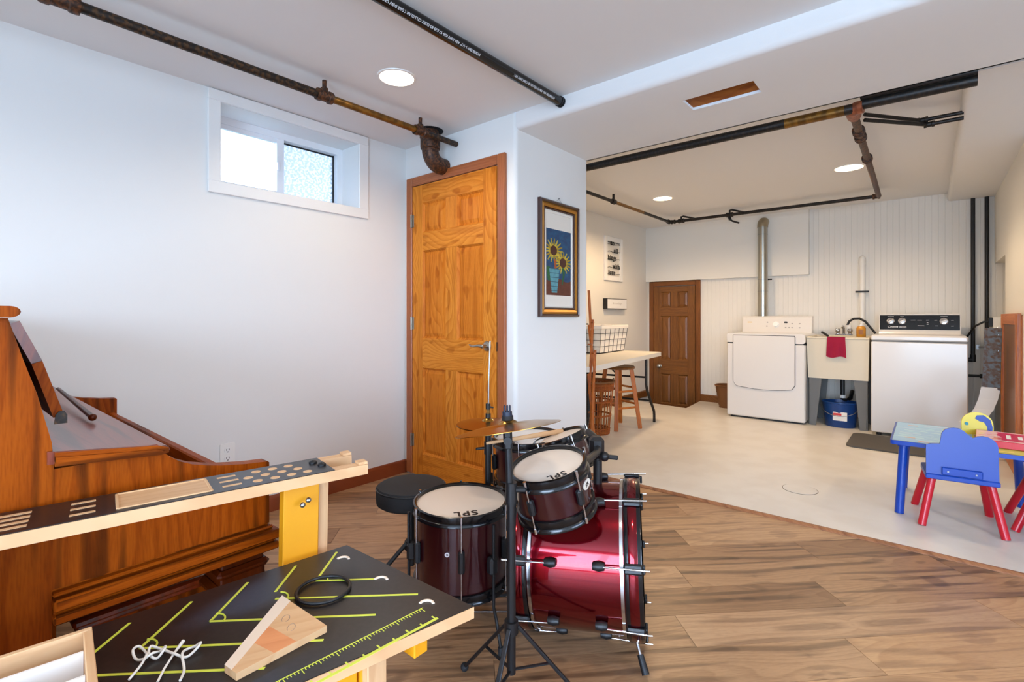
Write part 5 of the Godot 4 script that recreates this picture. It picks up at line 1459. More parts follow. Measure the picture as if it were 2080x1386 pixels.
func workbench() -> void:
	var hb := 0.60
	var hs := 0.78
	var A := at_y(705, 1107, hb)
	var B := at_y(963, 1232, hb)
	var da := Vector3(-0.131, 0, 0.991)
	var db := Vector3(-0.19, 0, 0.982)
	var C := B + db * 0.72
	var D := A + da * 0.74
	var t := thing("toy_workbench", "childrens wooden toy workbench with black measuring top and yellow legs", "workbench", Vector3(-0.9, 0, -0.3))
	var o := t.position
	var plan := func(pts: Array) -> PackedVector2Array:
		var p := PackedVector2Array()
		for q in pts: p.append(Vector2(q.x - o.x, q.z - o.z))
		return p
	var bp: PackedVector2Array = plan.call([A, B, C, D])
	obj("work_board", mb().prism(bp, 0.020, Transform3D(YUP, Vector3(0, hb - 0.0215, 0)), 1.7), M.raw, t)
	obj("black_top", mb().prism(Geometry2D.offset_polygon(bp, -0.0012)[0], 0.0015, Transform3D(YUP, Vector3(0, hb - 0.0015, 0))), M.board, t)
	# printed angles and ruler: thin paint on the board
	var line := func(x0: float, y0: float, x1: float, y1: float, w: float) -> void:
		var p := at_y(x0, y0, hb) - o
		var q := at_y(x1, y1, hb) - o
		obj("angle_line", mb().bar(p + Vector3(0, 0.0002, 0), q + Vector3(0, 0.0002, 0), w, 0.0006, Vector3.UP), M.mark, t)
	for q in [[684, 1122, 648, 1172], [641, 1180.5, 762, 1176.7], [601, 1150, 559, 1203], [559, 1217, 849, 1207.5], [503.6, 1183.7, 427, 1263], [427, 1263, 763, 1249.5], [389.6, 1222.6, 284, 1318], [284, 1318, 657, 1301], [264, 1266, 190, 1327], [190, 1373, 538, 1358]]:
		line.call(q[0], q[1], q[2], q[3], 0.0048)
	for q in [[648, 1180, 0.016], [559, 1217, 0.022], [427, 1263, 0.022], [284, 1318, 0.022]]:
		var c := at_y(q[0], q[1], hb) - o
		var d0 := (at_y(q[0] + 60, q[1] - 2, hb) - o - c).normalized()
		var d1 := (at_y(q[0] + 40, q[1] - 48, hb) - o - c).normalized()
		var ap := []
		for i in 9:
			ap.append(c + d0.slerp(d1, i / 8.0) * q[2] + Vector3(0, 0.0004, 0))
		obj("angle_arc", mb().tube(ap, 0.0016, 5), M.mark, t)
	# ruler
	var r0 := at_y(889, 1256, hb) - o
	var r1 := at_y(648, 1386, hb) - o
	var rd := (r1 - r0).normalized()
	var rn := Vector3(rd.z, 0, -rd.x)
	if rn.x > 0: rn = -rn
	obj("ruler_edge", mb().bar(r0 + Vector3(0, 0.0002, 0), r0 + rd * 0.62 + Vector3(0, 0.0002, 0), 0.0052, 0.0006, Vector3.UP), M.mark, t)
	obj("ruler_edge", mb().bar(r0 + rn * 0.043 + Vector3(0, 0.0002, 0), r0 + rn * 0.043 + rd * 0.62 + Vector3(0, 0.0002, 0), 0.0014, 0.0006, Vector3.UP), M.mark, t)
	var tk := mb()
	for i in 110:
		var p := r0 + rd * (0.004 + i * 0.0053) + Vector3(0, 0.0002, 0)
		var l := 0.012 if i % 10 == 0 else (0.009 if i % 5 == 0 else 0.006)
		tk.bar(p + rn * 0.043, p + rn * (0.043 - l), 0.0011, 0.0005, Vector3.UP)
		if i % 5 == 0: tk.bar(p + rn * 0.003, p + rn * (0.011 if i % 10 == 0 else 0.008), 0.0026, 0.0005, Vector3.UP)
	var tko := obj("ruler_ticks", tk, M.mark, t)
	tko.set_meta("kind", "stuff")
	for q in [[696, 1138], [773, 1180], [866, 1229]]:
		var c := at_y(q[0], q[1], hb) - o
		obj("crescent_slot", mb().tube(arc_pts(c + Vector3(0, 0.0003, 0.0), Vector3(0.78, 0, -0.63), Vector3(-0.63, 0, -0.78), 0.0125, 0.25, PI - 0.25, 8), 0.0028, 6), M.cream_mark, t)
	# upper tool shelf
	var sA := at_y(681, 955, hs)
	var sB := at_y(0, 1088, hs)
	var sC := at_y(620, 935, hs)
	var sd := (sB - sA)
	sd.y = 0
	sd = sd.normalized()
	var sn := Vector3(sd.z, 0, -sd.x)
	if sn.x > 0: sn = -sn
	var sw := 0.125
	var sl := 0.62
	var sh := thing_part(t, "tool_shelf")
	var at := func(u: float, v: float, y: float) -> Vector3: return sA + sd * u + sn * v + Vector3(0, y - hs, 0) - o   # u along, v across to the wall
	var poly := func(pts: Array) -> PackedVector2Array:
		var p := PackedVector2Array()
		for q in pts:
			var w: Vector3 = at.call(q[0], q[1], hs)
			p.append(Vector2(w.x, w.z))
		return p
	var ga := atan2(sd.z, sd.x)
	obj("shelf_board", mb().prism(poly.call([[-0.075, 0.0], [sl, 0.0], [sl, sw], [-0.075, sw], [-0.075, sw - 0.028], [0.0, sw - 0.028], [0.0, 0.028], [-0.075, 0.028]]), 0.022, Transform3D(YUP, Vector3(0, hs - 0.0235, 0)), ga), M.raw, sh)
	obj("black_top", mb().prism(poly.call([[0.0, 0.002], [sl, 0.002], [sl, sw - 0.002], [0.0, sw - 0.002]]), 0.0015, Transform3D(YUP, Vector3(0, hs - 0.0015, 0))), M.board, sh)
	for v in [0.014, sw - 0.014]:
		obj("prong_tip", mb().prism(poly.call([[-0.075, v - 0.012], [-0.055, v - 0.012], [-0.055, v + 0.012], [-0.075, v + 0.012]]), 0.006, Transform3D(YUP, Vector3(0, hs - 0.001, 0))), M.raw, sh)
	for i in 4:
		for j in 3:
			if i * 3 + j > 10: continue
			var c: Vector3 = at.call(0.05 + 0.033 * i + 0.011 * j, 0.028 + 0.034 * j, hs)
			obj("tool_hole", mb().lathe(Transform3D(Basis(), c), [Vector2(0, 0.0006), Vector2(0.009, 0.0006), Vector2(0.0095, 0.0)], 18), M.raw, sh)
	for j in 3:
		for u0 in [0.178, 0.405]:
			obj("tool_slot", mb().prism(poly.call([[u0, 0.027 + 0.033 * j], [u0 + 0.034, 0.027 + 0.033 * j], [u0 + 0.034, 0.036 + 0.033 * j], [u0, 0.036 + 0.033 * j]]), 0.0006, Transform3D(YUP, Vector3(0, hs, 0))), M.raw, sh)
	for j in 4:
		obj("tool_slot", mb().prism(poly.call([[0.49, 0.020 + 0.024 * j], [0.60, 0.020 + 0.024 * j], [0.60, 0.030 + 0.024 * j], [0.49, 0.030 + 0.024 * j]]), 0.0006, Transform3D(YUP, Vector3(0, hs, 0))), M.raw, sh)
	obj("tray_recess", mb().prism(poly.call([[0.232, 0.018], [0.375, 0.018], [0.375, sw - 0.018], [0.232, sw - 0.018]]), 0.0006, Transform3D(YUP, Vector3(0, hs, 0)), ga), M.raw, sh)
	var lip := mb()
	for e in [[0.232, 0.018, 0.375, 0.018], [0.375, 0.018, 0.375, sw - 0.018], [0.375, sw - 0.018, 0.232, sw - 0.018], [0.232, sw - 0.018, 0.232, 0.018]]:
		lip.bar(at.call(e[0], e[1], hs + 0.001), at.call(e[2], e[3], hs + 0.001), 0.005, 0.003, Vector3.UP, 0.001)
	obj("tray_edge", lip, M.raw, sh)
	for q in [[0.012, 0.052], [0.022, 0.082]]:
		obj("black_peg", mb().lathe(Transform3D(Basis(), at.call(q[0], q[1], hs)), [Vector2(0.009, 0.0), Vector2(0.009, 0.004), Vector2(0.005, 0.007), Vector2(0.0, 0.008)], 16), M.black, sh)
	# yellow uprights carrying the shelf, and the legs under the board
	for u in [0.045, 0.58]:
		var up := thing_part(t, "upright")
		obj("yellow_panel", mb().bar(at.call(u + 0.012, 0.06, hs - 0.024), at.call(u + 0.026, 0.06, 0.0), 0.034, 0.075, sd, 0.002), M.yellow, up)
		obj("pale_edge", mb().bar(at.call(u - 0.012, 0.06, hs - 0.024), at.call(u + 0.002, 0.06, 0.0), 0.013, 0.075, sd, 0.001), M.raw, up)
		for y in [hs - 0.06, hs - 0.068]:
			obj("bolt", mb().ball(at.call(u + 0.006 + (0.012 if y < hs - 0.065 else 0.0), 0.02, y), 0.006), M.steel, up)
	var lA := A.lerp(B, 0.86) + db * 0.10 - o
	obj("front_leg", mb().box(Vector3(lA.x - 0.03, (hb - 0.022) / 2, lA.z + 0.06), Vector3(0.05, hb - 0.022, 0.035), Basis(), 0.003), M.yellow, t)
	obj("leg_edge", mb().box(Vector3(lA.x + 0.004, (hb - 0.022) / 2, lA.z + 0.06), Vector3(0.016, hb - 0.022, 0.037), Basis(), 0.002), M.raw, t)
	obj("corner_block", mb().box(Vector3(lA.x - 0.005, hb - 0.05, lA.z - 0.03), Vector3(0.035, 0.056, 0.03), Basis(), 0.002), M.yellow, t)
	obj("front_apron", mb().bar(Vector3(lA.x - 0.02, hb - 0.06, lA.z + 0.08), C - o + Vector3(-0.02, -0.06, -0.05), 0.016, 0.07, Vector3.UP, 0.002), M.yellow, t)
	var lD := C - o
	obj("front_leg", mb().box(Vector3(lD.x - 0.05, (hb - 0.022) / 2, lD.z - 0.06), Vector3(0.05, hb - 0.022, 0.035), Basis(), 0.003), M.yellow, t)
	# ---- loose things on the board
	var rc := at_y(657, 1202, hb)
	var ring := obj("rubber_ring", mb().tube(arc_pts(Vector3(0, 0.0035, 0), Vector3(1, 0, 0), Vector3(0, 0, 1), 0.0475, 0, TAU, 48).slice(0, 48), 0.0032, 8, true), M.black)
	ring.position = rc + Vector3(0, 0.0008, 0)
	tag(ring, "thin black rubber ring lying on the toy workbench top", "ring")
	var wt := []
	for q in [[573, 1211], [664, 1272], [480, 1369], [456, 1352]]:
		var p := at_y(q[0], q[1], hb + 0.011)
		wt.append(p)
	var wc: Vector3 = (wt[0] + wt[1] + wt[2] + wt[3]) / 4.0
	var wp := PackedVector2Array()
	for p in wt: wp.append(Vector2(p.x - wc.x, p.z - wc.z))
	var wn := thing("wood_wedge", "tapered pine wood block with faint pencil marks on toy workbench", "wood block", Vector3(wc.x, hb + 0.0005, wc.z))
	obj("block", mb().prism(wp, 0.011, Transform3D(YUP, Vector3.ZERO), 2.0), M.raw, wn)
	var cut := PackedVector2Array([wp[0].lerp(wp[3], 0.42), wp[1].lerp(wp[2], 0.36), wp[1].lerp(wp[2], 0.62), wp[0].lerp(wp[3], 0.68)])
	obj("red_grain", mb().prism(Geometry2D.offset_polygon(cut, -0.001)[0], 0.0006, Transform3D(YUP, Vector3(0, 0.0106, 0)), 2.0), M.raw_red, wn)
	obj("pale_edge", mb().prism(PackedVector2Array([wp[0], wp[0].lerp(wp[1], 0.2), wp[3].lerp(wp[2], 0.6), wp[3]]), 0.0012, Transform3D(YUP, Vector3(0, 0.0105, 0)), 2.0), M.cream_mark, wn)  # lit bevel put into the colour as a flat pale strip
	for q in [[0.22, 0.40], [0.27, 0.64]]:
		var p2 := wp[0].lerp(wp[3], q[0]).lerp(wp[1].lerp(wp[2], q[0]), q[1])
		obj("pencil_mark", mb().tube(arc_pts(Vector3(p2.x, 0.0111, p2.y), Vector3(0.8, 0, 0.6), Vector3(0.36, 0, -0.48), 0.010, 0.3, 5.6, 14), 0.0005, 4), mat(c8(158, 134, 112), 0.7), wn)
	var cord := []
	for q in [[262, 1386], [285, 1362], [297, 1345], [296, 1330], [282, 1322], [270, 1334], [276, 1344], [292, 1348], [310, 1340], [326, 1328], [336, 1322], [333, 1333], [318, 1343], [303, 1338], [306, 1326], [322, 1322], [340, 1332], [356, 1342], [378, 1340], [398, 1328], [408, 1318], [396, 1318], [376, 1330], [370, 1344], [374, 1366], [366, 1392]]:
		cord.append(at_y(q[0], q[1], hb) + Vector3(0, 0.0035 + 0.003 * (cord.size() % 3), 0))
	var cc := Curve3D.new()
	for i in cord.size():
		var prev: Vector3 = cord[maxi(i - 1, 0)]
		var nx: Vector3 = cord[mini(i + 1, cord.size() - 1)]
		cc.add_point(cord[i], (prev - nx) / 6.0, (nx - prev) / 6.0)
	cc.bake_interval = 0.003
	var cs := thing("string_coil", "tangled pale cotton string lying on the toy workbench", "string")
	obj("string", mb().tube(Array(cc.get_baked_points()), 0.0019, 6), M.liner, cs)
	obj("string_end", mb().tube([at_y(320, 1386, hb + 0.004), at_y(333, 1360, hb + 0.006), at_y(352, 1330, hb + 0.006), at_y(372, 1303, hb + 0.008)], 0.0017, 6, false, [0.0018, 0.0018, 0.0018, 0.003]), M.liner, cs)
	# open compartment box in the near corner
	var hx := 0.675
	var k0 := at_y(187, 1273, hx)
	var ku := (at_y(0, 1333, hx) - k0)
	ku.y = 0
	ku = ku.normalized()
	var kv := (at_y(243, 1386, hx) - k0)
	kv.y = 0
	kv = (kv - ku * kv.dot(ku)).normalized()
	var bx := thing("compartment_box", "open pale pine box with white dividers on the toy workbench corner", "box", Vector3(k0.x, hb + 0.0005, k0.z))
	var hh := hx - hb
	var P := func(u: float, v: float, y: float) -> Vector3: return ku * u + kv * v + Vector3(0, y, 0)
	var LU := 0.26
	var LV := 0.24
	for e in [[0, 0, LU, 0], [0, LV, LU, LV]]:
		obj("box_wall", mb().bar(P.call(e[0], e[1] + (0.004 if e[1] == 0 else -0.004), hh / 2), P.call(e[2], e[3] + (0.004 if e[1] == 0 else -0.004), hh / 2), hh, 0.009, kv, 0.001), M.raw, bx)
	for u in [0.005, LU - 0.005]:
		obj("box_wall", mb().bar(P.call(u, 0.009, hh / 2), P.call(u, LV - 0.009, hh / 2), hh, 0.010, ku, 0.001), M.raw, bx)
	obj("box_floor", mb().bar(P.call(0.008, LV / 2, 0.004), P.call(LU - 0.008, LV / 2, 0.004), LV - 0.016, 0.005, Vector3.UP), M.raw, bx)
	var dm := mat(c8(232, 222, 210), 0.6)
	for v in [0.055, 0.115, 0.175]:
		obj("divider", mb().bar(P.call(0.011, v, hh * 0.48), P.call(LU - 0.011, v, hh * 0.48), hh * 0.94, 0.004, kv), dm, bx)

# ---------------------------------------------------------------- drums
func drum(called: String, label: String, o: Vector3, up: Vector3, r: float, depth: float, skin: Material, shell_mat: Material, lugs: int, phase: float, text_deg: float) -> Node3D:
	var t := thing(called, label, "drum", o, "drum kit drums")
	var f := up_frame(Vector3.ZERO, up, Basis(Vector3.UP, YAW) * Vector3(0, 0, 1))
	t.basis = f.basis         # local y is the drum axis, head at y = 0; local z towards the photographer
	obj("shell", mb().lathe(Transform3D(), [Vector2(r - 0.006, -0.012), Vector2(r, -0.016), Vector2(r, -depth + 0.012), Vector2(r - 0.006, -depth + 0.008)], 56), shell_mat, t)
	obj("head", mb().lathe(Transform3D(), [Vector2(0, -0.004), Vector2(r - 0.012, -0.004), Vector2(r + 0.001, -0.007), Vector2(r + 0.001, -0.012)], 56), skin, t)
	for e in [0, 1]:
		var y0 := 0.0 if e == 0 else -depth + 0.022
		obj("hoop", mb().lathe(Transform3D(Basis(), Vector3(0, y0, 0)), [Vector2(r - 0.004, -0.006), Vector2(r - 0.004, 0.003), Vector2(r + 0.002, 0.006), Vector2(r + 0.008, 0.004), Vector2(r + 0.009, -0.004), Vector2(r + 0.006, -0.018), Vector2(r + 0.011, -0.024), Vector2(r + 0.011, -0.030), Vector2(r + 0.001, -0.030)], 56), M.black_shiny, t)
	obj("bottom_head", mb().lathe(Transform3D(Basis(), Vector3(0, -depth, 0)), [Vector2(0, 0), Vector2(r, 0), Vector2(r, 0.004)], 40), M.skin_white, t)
	for i in lugs:
		var a := TAU * i / lugs + phase
		var d := Vector3(cos(a), 0, sin(a))
		var bs := Basis(d.cross(Vector3.UP), Vector3.UP, d)
		var lg := obj("lug", mb().box(d * (r + 0.009) + Vector3(0, -depth / 2, 0), Vector3(0.022, minf(depth * 0.34, 0.075), 0.020), bs, 0.006), M.black, t)
		obj("tension_rod", mb().cyl(d * (r + 0.014) + Vector3(0, 0.010, 0), d * (r + 0.014) + Vector3(0, -depth - 0.004, 0), 0.0026, -1, 8).cyl(d * (r + 0.014) + Vector3(0, 0.010, 0), d * (r + 0.014) + Vector3(0, -0.010, 0), 0.0048, -1, 8).cyl(d * (r + 0.014) + Vector3(0, -depth - 0.006, 0), d * (r + 0.014) + Vector3(0, -depth + 0.010, 0), 0.0048, -1, 8), M.chrome, lg)
	# maker's letters printed on the head, read from the drummer's side
	if text_deg > -900.0:
		var a := deg_to_rad(text_deg)
		var rd := Vector3(cos(a), 0, sin(a))
		var tx := Basis(rd.cross(Vector3.UP), rd, Vector3.UP)
		txt("head_lettering", "SPL", r * 0.24, M.black, t, Transform3D(tx, rd * r * 0.70 + Vector3(0, -0.0036, 0)), "Droid Sans", true, true, 0.0006)
	return t
func badge(t: Node3D, r: float, y: float, ang: float) -> void:
	var d := Vector3(cos(ang), 0, sin(ang))
	var bs := Basis(Vector3.UP.cross(d), Vector3.UP, d)
	var p := PackedVector2Array()
	for i in 24: p.append(Vector2(0.026 * cos(TAU * i / 24), 0.013 * sin(TAU * i / 24)))
	var b := obj("maker_badge", mb().prism(p, 0.003, Transform3D(bs, d * (r - 0.001) + Vector3(0, y, 0))), mat(c8(228, 220, 206), 0.4), t)
	txt("badge_lettering", "SPL", 0.011, M.black, b, Transform3D(bs, d * (r + 0.0025) + Vector3(0, y, 0)), "Droid Sans", true, true, 0.001)

func cymbal_disc(called: String, label: String, o: Vector3, up: Vector3, r: float, grp: String) -> Node3D:
	var t := thing(called, label, "cymbal", o, grp)
	t.basis = up_frame(Vector3.ZERO, up).basis
	obj("bronze_disc", mb().lathe(Transform3D(), [Vector2(0.005, 0.021), Vector2(r * 0.08, 0.020), Vector2(r * 0.17, 0.012), Vector2(r * 0.2, 0.008), Vector2(r * 0.6, 0.004), Vector2(r, -0.006), Vector2(r, -0.0072), Vector2(r * 0.6, 0.0028), Vector2(r * 0.2, 0.0068), Vector2(r * 0.16, 0.0108), Vector2(0.005, 0.019)], 64), M.cymbal, t)
	return t

func drums() -> void:
	var cb := Basis(Vector3.UP, YAW)
	var R := cb * Vector3(1, 0, 0)        # photographer's right
	var F := cb * Vector3(0, 0, -1)       # away from the photographer
	var U := Vector3.UP
	# ---- bass drum on its side
	var c0 := cam_pt(0.052, 1.80, 0.285)
	var c1 := cam_pt(0.448, 1.70, 0.302)
	var ax := (c1 - c0).normalized()
	var len := c0.distance_to(c1)
	var t := thing("bass_drum", "glossy red bass drum lying on its side on spurs with black hoops", "drum", c1, "drum kit drums")
	t.basis = up_frame(Vector3.ZERO, ax, U).basis     # local y runs to the front head, local z is up-ish
	var zl := t.basis.inverse() * U
	var r := 0.240
	obj("shell", mb().lathe(Transform3D(), [Vector2(r - 0.004, -0.02), Vector2(r, -0.022), Vector2(r, -len + 0.022), Vector2(r - 0.004, -len + 0.02)], 96), M.bass_lacquer, t)
	for e in [0.0, -len]:
		var s := 1.0 if e == 0.0 else -1.0
		obj("hoop", mb().lathe(Transform3D(Basis(), Vector3(0, e, 0)), [Vector2(r - 0.004, -0.002 * s), Vector2(r + 0.012, -0.002 * s), Vector2(r + 0.014, -0.006 * s), Vector2(r + 0.014, -0.050 * s), Vector2(r + 0.012, -0.054 * s), Vector2(r, -0.054 * s)] if s > 0 else [Vector2(r, 0.054), Vector2(r + 0.012, 0.054), Vector2(r + 0.014, 0.050), Vector2(r + 0.014, 0.006), Vector2(r + 0.012, 0.002), Vector2(r - 0.004, 0.002)], 96), M.black_shiny, t)
		obj("hoop_inlay", mb().lathe(Transform3D(Basis(), Vector3(0, e - 0.028 * s, 0)), [Vector2(r + 0.0142, -0.014), Vector2(r + 0.0148, -0.013), Vector2(r + 0.0148, 0.013), Vector2(r + 0.0142, 0.014)], 96), M.bass_lacquer, t)
		obj("metal_hoop", mb().lathe(Transform3D(Basis(), Vector3(0, e - 0.062 * s, 0)), [Vector2(r + 0.001, -0.006), Vector2(r + 0.009, -0.005), Vector2(r + 0.009, 0.005), Vector2(r + 0.001, 0.006)], 96), M.chrome, t)
		obj("head", mb().lathe(Transform3D(Basis(), Vector3(0, e - 0.012 * s, 0)), [Vector2(0, 0.0), Vector2(r - 0.003, 0.0), Vector2(r - 0.003, 0.002)] if s > 0 else [Vector2(r - 0.003, -0.002), Vector2(r - 0.003, 0.0), Vector2(0, 0.0)], 64), M.skin_white, t)
	for i in 8:
		var a := TAU * (i + 0.35) / 8
		var d := Vector3(cos(a), 0, sin(a))
		var bs := Basis(d.cross(Vector3.UP), Vector3.UP, d)
		for e in [0.0, -len]:
			var s := 1.0 if e == 0.0 else -1.0
			var cl := obj("claw_hook", mb().box(d * (r + 0.018) + Vector3(0, e - 0.028 * s, 0), Vector3(0.030, 0.056, 0.012), bs, 0.005).box(d * (r + 0.006) + Vector3(0, e + 0.003 * s, 0), Vector3(0.026, 0.008, 0.026), bs, 0.003), M.black, t)
			obj("tension_rod", mb().cyl(d * (r + 0.026) + Vector3(0, e + 0.020 * s, 0), d * (r + 0.020) + Vector3(0, e - 0.125 * s, 0), 0.003, -1, 8), M.chrome, cl)
			obj("lug", mb().lathe(Transform3D(bs, d * (r + 0.012) + Vector3(0, e - 0.130 * s, 0)), [Vector2(0.0, -0.02), Vector2(0.011, -0.018), Vector2(0.015, 0.0), Vector2(0.011, 0.018), Vector2(0.0, 0.02)], 14), M.black, cl)
	# spur
	var sp_top := at_d(1258, 1262, 1.63) - c1
	var sp_foot := at_y(1312, 1372, 0.012) - c1
	var inv := t.basis.inverse()
	obj("spur_bracket", mb().box(inv * (sp_top + F * 0.03), Vector3(0.05, 0.06, 0.05), inv * cb, 0.008), M.black, t)
	var knee := sp_top + R * 0.035 + U * 0.012
	var sg := obj("spur", mb().tube([inv * sp_top, inv * (sp_top + R * 0.02 + U * 0.012), inv * knee, inv * sp_foot], 0.0055, 10), M.chrome, t)
	obj("spur_foot", mb().cyl(inv * knee.lerp(sp_foot, 0.66), inv * sp_foot, 0.010, 0.012, 12), M.black, sg)
	obj("wing_screw", mb().cyl(inv * (sp_top - U * 0.03), inv * (sp_top - U * 0.05), 0.005, -1, 8), M.chrome, t)
	# tom mount
	var mt := at_d(1214, 1004, 1.74) - c1
	var ms := obj("tom_mount", mb().cyl(inv * (mt - U * 0.06), inv * (mt + U * 0.015), 0.028, 0.026, 18).cyl(inv * mt, inv * (mt + U * 0.20), 0.0125, -1, 14).cyl(inv * (mt + U * 0.03), inv * (mt + U * 0.12), 0.0155, -1, 14).box(inv * (mt + U * 0.165 - R * 0.004), Vector3(0.05, 0.075, 0.05), inv * cb, 0.012), M.black, t)
	obj("wing_nut", mb().bar(inv * (mt + U * 0.14 + R * 0.02 - F * 0.03), inv * (mt + U * 0.135 + R * 0.065 - F * 0.03), 0.016, 0.008, Vector3.UP, 0.003).ball(inv * (mt + U * 0.14 + R * 0.018 - F * 0.03), 0.017), M.black, ms)
	obj("tom_arm", mb().tube([inv * (mt + U * 0.17), inv * (mt + U * 0.16 - R * 0.01 - F * 0.05), inv * (at_d(1186, 942, 1.55) - c1)], 0.012, 12).tube([inv * (mt + U * 0.19), inv * (mt + U * 0.20 - R * 0.02 + F * 0.08)], 0.012, 12), M.black, ms)
	# pedal behind
	var pd := thing("drum_pedal", "black and chrome kick pedal on floor behind the bass drum", "pedal", cam_pt(-0.02, 1.92, 0.0))
	pd.basis = cb
	obj("footboard", mb().box(Vector3(-0.06, 0.05, 0.0), Vector3(0.20, 0.010, 0.07), Basis(Vector3(0, 0, 1), 0.2), 0.003), M.black, pd)
	obj("base_frame", mb().tube([Vector3(-0.16, 0.008, 0.05), Vector3(0.05, 0.008, 0.05), Vector3(0.05, 0.008, -0.05), Vector3(-0.16, 0.008, -0.05)], 0.004, 6), M.chrome, pd)
	obj("post", mb().cyl(Vector3(0.045, 0.0, 0.045), Vector3(0.045, 0.16, 0.045), 0.007, -1, 8).cyl(Vector3(0.045, 0.0, -0.045), Vector3(0.045, 0.16, -0.045), 0.007, -1, 8).cyl(Vector3(0.045, 0.155, -0.05), Vector3(0.045, 0.155, 0.05), 0.006, -1, 8), M.black, pd)
	obj("beater", mb().cyl(Vector3(0.045, 0.155, 0), Vector3(0.0, 0.30, 0), 0.004, -1, 8).ball(Vector3(-0.004, 0.315, 0), 0.022), M.black, pd)
	# ---- toms
	var t1 := drum("rack_tom", "small dark red rack tom with badge tilted above the bass drum", at_d(1112, 943, 1.52), U - R * 0.22 - F * 0.15, 0.114, 0.147, M.skin, M.red_lacquer, 5, 0.95, 76.0)
	badge(t1, 0.114, -0.062, 0.50)
	drum("rack_tom", "smallest rack tom turned edge on behind the tilted badge tom", at_d(1135, 886, 2.03), U - R * 0.34 + F * 0.085, 0.104, 0.13, M.skin, M.red_lacquer, 5, 1.2, -999.0)
	# ---- snare on its stand
	var so := at_d(1072, 886, 2.14)
	var t3 := drum("snare_drum", "dark red snare drum with white head under a wooden drumstick", so, U - R * 0.04 - F * 0.02, 0.142, 0.19, M.skin_white, M.red_lacquer, 6, 0.8, 140.0)
	badge(t3, 0.142, -0.09, 2.02)
	var ss := thing("snare_stand", "black snare stand holding the snare drum behind floor tom", "stand", Vector3(so.x, 0, so.z))
	obj("post", mb().cyl(Vector3(0, 0.12, 0), Vector3(0, so.y - 0.235, 0), 0.011, -1, 12), M.black, ss)
	for i in 3:
		var a := TAU * i / 3 + 0.5
		var d := Vector3(cos(a), 0, sin(a))
		obj("basket_arm", mb().tube([Vector3(0, so.y - 0.24, 0), d * 0.08 + Vector3(0, so.y - 0.235, 0), d * 0.155 + Vector3(0, so.y - 0.21, 0), d * 0.160 + Vector3(0, so.y - 0.165, 0)], 0.007, 8), M.black, ss)
		obj("leg", mb().cyl(Vector3(0, 0.22, 0), d * 0.2 + Vector3(0, 0.008, 0), 0.008, -1, 8), M.black, ss)
	# drumstick lying over the snare
	var k0 := at_d(988, 901, 2.00)
	var k1 := at_d(1118, 880, 2.10)
	tag(obj("drumstick", mb().tube([k0, k0.lerp(k1, 0.05), k0.lerp(k1, 0.25), k0.lerp(k1, 0.8), k0.lerp(k1, 1.2)], 0.007, 12, false, [0.0055, 0.0062, 0.0068, 0.0105, 0.0105]), M.raw), "pale wooden drumstick lying across the snare drum head", "drumstick")
	# ---- floor tom with legs
	var fo := cam_pt(-0.184, 1.80, 0.455)
	var ft := drum("floor_tom", "dark red floor tom on three black legs beside the bass drum", fo, U - F * 0.02, 0.163, 0.285, M.skin, M.red_lacquer, 6, 0.42, 76.0)
	for i in 3:
		var a: float = [0.85, 2.95, 5.1][i]
		var d := Vector3(cos(a), 0, sin(a))
		var bs := Basis(d.cross(Vector3.UP), Vector3.UP, d)
		var br := obj("leg_bracket", mb().box(d * 0.178 + Vector3(0, -0.17, 0), Vector3(0.032, 0.06, 0.032), bs, 0.008), M.black, ft)
		obj("leg", mb().tube([d * 0.186 + Vector3(0, -0.03, 0), d * 0.186 + Vector3(0, -0.31, 0), d * 0.20 + Vector3(0, -0.345, 0), d * 0.225 + Vector3(0, -0.44, 0)], 0.0055, 10), M.black, br)
		obj("rubber_foot", mb().cyl(d * 0.222 + Vector3(0, -0.425, 0), d * 0.226 + Vector3(0, -0.453, 0), 0.009, 0.011, 10), M.black_soft, br)
	obj("air_vent", mb().lathe(Transform3D(Basis(Vector3.RIGHT, PI / 2), Vector3(-0.03, -0.12, 0.158)), [Vector2(0.008, 0.0), Vector2(0.008, 0.006), Vector2(0.003, 0.006), Vector2(0.003, 0.004)], 14), M.chrome, ft)
	# ---- throne
	var th := thing("drum_throne", "round black padded drum throne partly hidden by the floor tom", "stool", cam_pt(-0.405, 2.0, 0.0))
	obj("seat", mb().lathe(Transform3D(), [Vector2(0, 0.372), Vector2(0.125, 0.372), Vector2(0.136, 0.38), Vector2(0.138, 0.40), Vector2(0.138, 0.432), Vector2(0.130, 0.444), Vector2(0.10, 0.449), Vector2(0.0, 0.45)], 44), M.black_soft, th)
	obj("seat_piping", mb().tube(arc_pts(Vector3(0, 0.436, 0), Vector3(1, 0, 0), Vector3(0, 0, 1), 0.1365, 0, TAU, 44).slice(0, 44), 0.003, 6, true), M.black, th)
	obj("post", mb().cyl(Vector3(0, 0.12, 0), Vector3(0, 0.375, 0), 0.014, -1, 12).box(Vector3(0.0, 0.20, 0.0), Vector3(0.045, 0.05, 0.045), Basis(), 0.008), M.black, th)
	for i in 3:
		var a := TAU * i / 3 + 1.9
		var d := Vector3(cos(a), 0, sin(a))
		obj("leg", mb().tube([Vector3(0, 0.21, 0) + d * 0.02, d * 0.11 + Vector3(0, 0.13, 0), d * 0.2 + Vector3(0, 0.01, 0)], 0.009, 8), M.black, th)
	# ---- cymbal stand in front, with its cymbal
	var so2 := cam_pt(-0.002, 1.42, 0.0)
	var st := thing("cymbal_stand", "tall black cymbal stand with tripod feet in front of the drums", "stand", so2)
	st.basis = cb
	obj("lower_tube", mb().cyl(Vector3(0, 0.10, 0), Vector3(0, 0.62, 0), 0.0125, -1, 16), M.black, st)
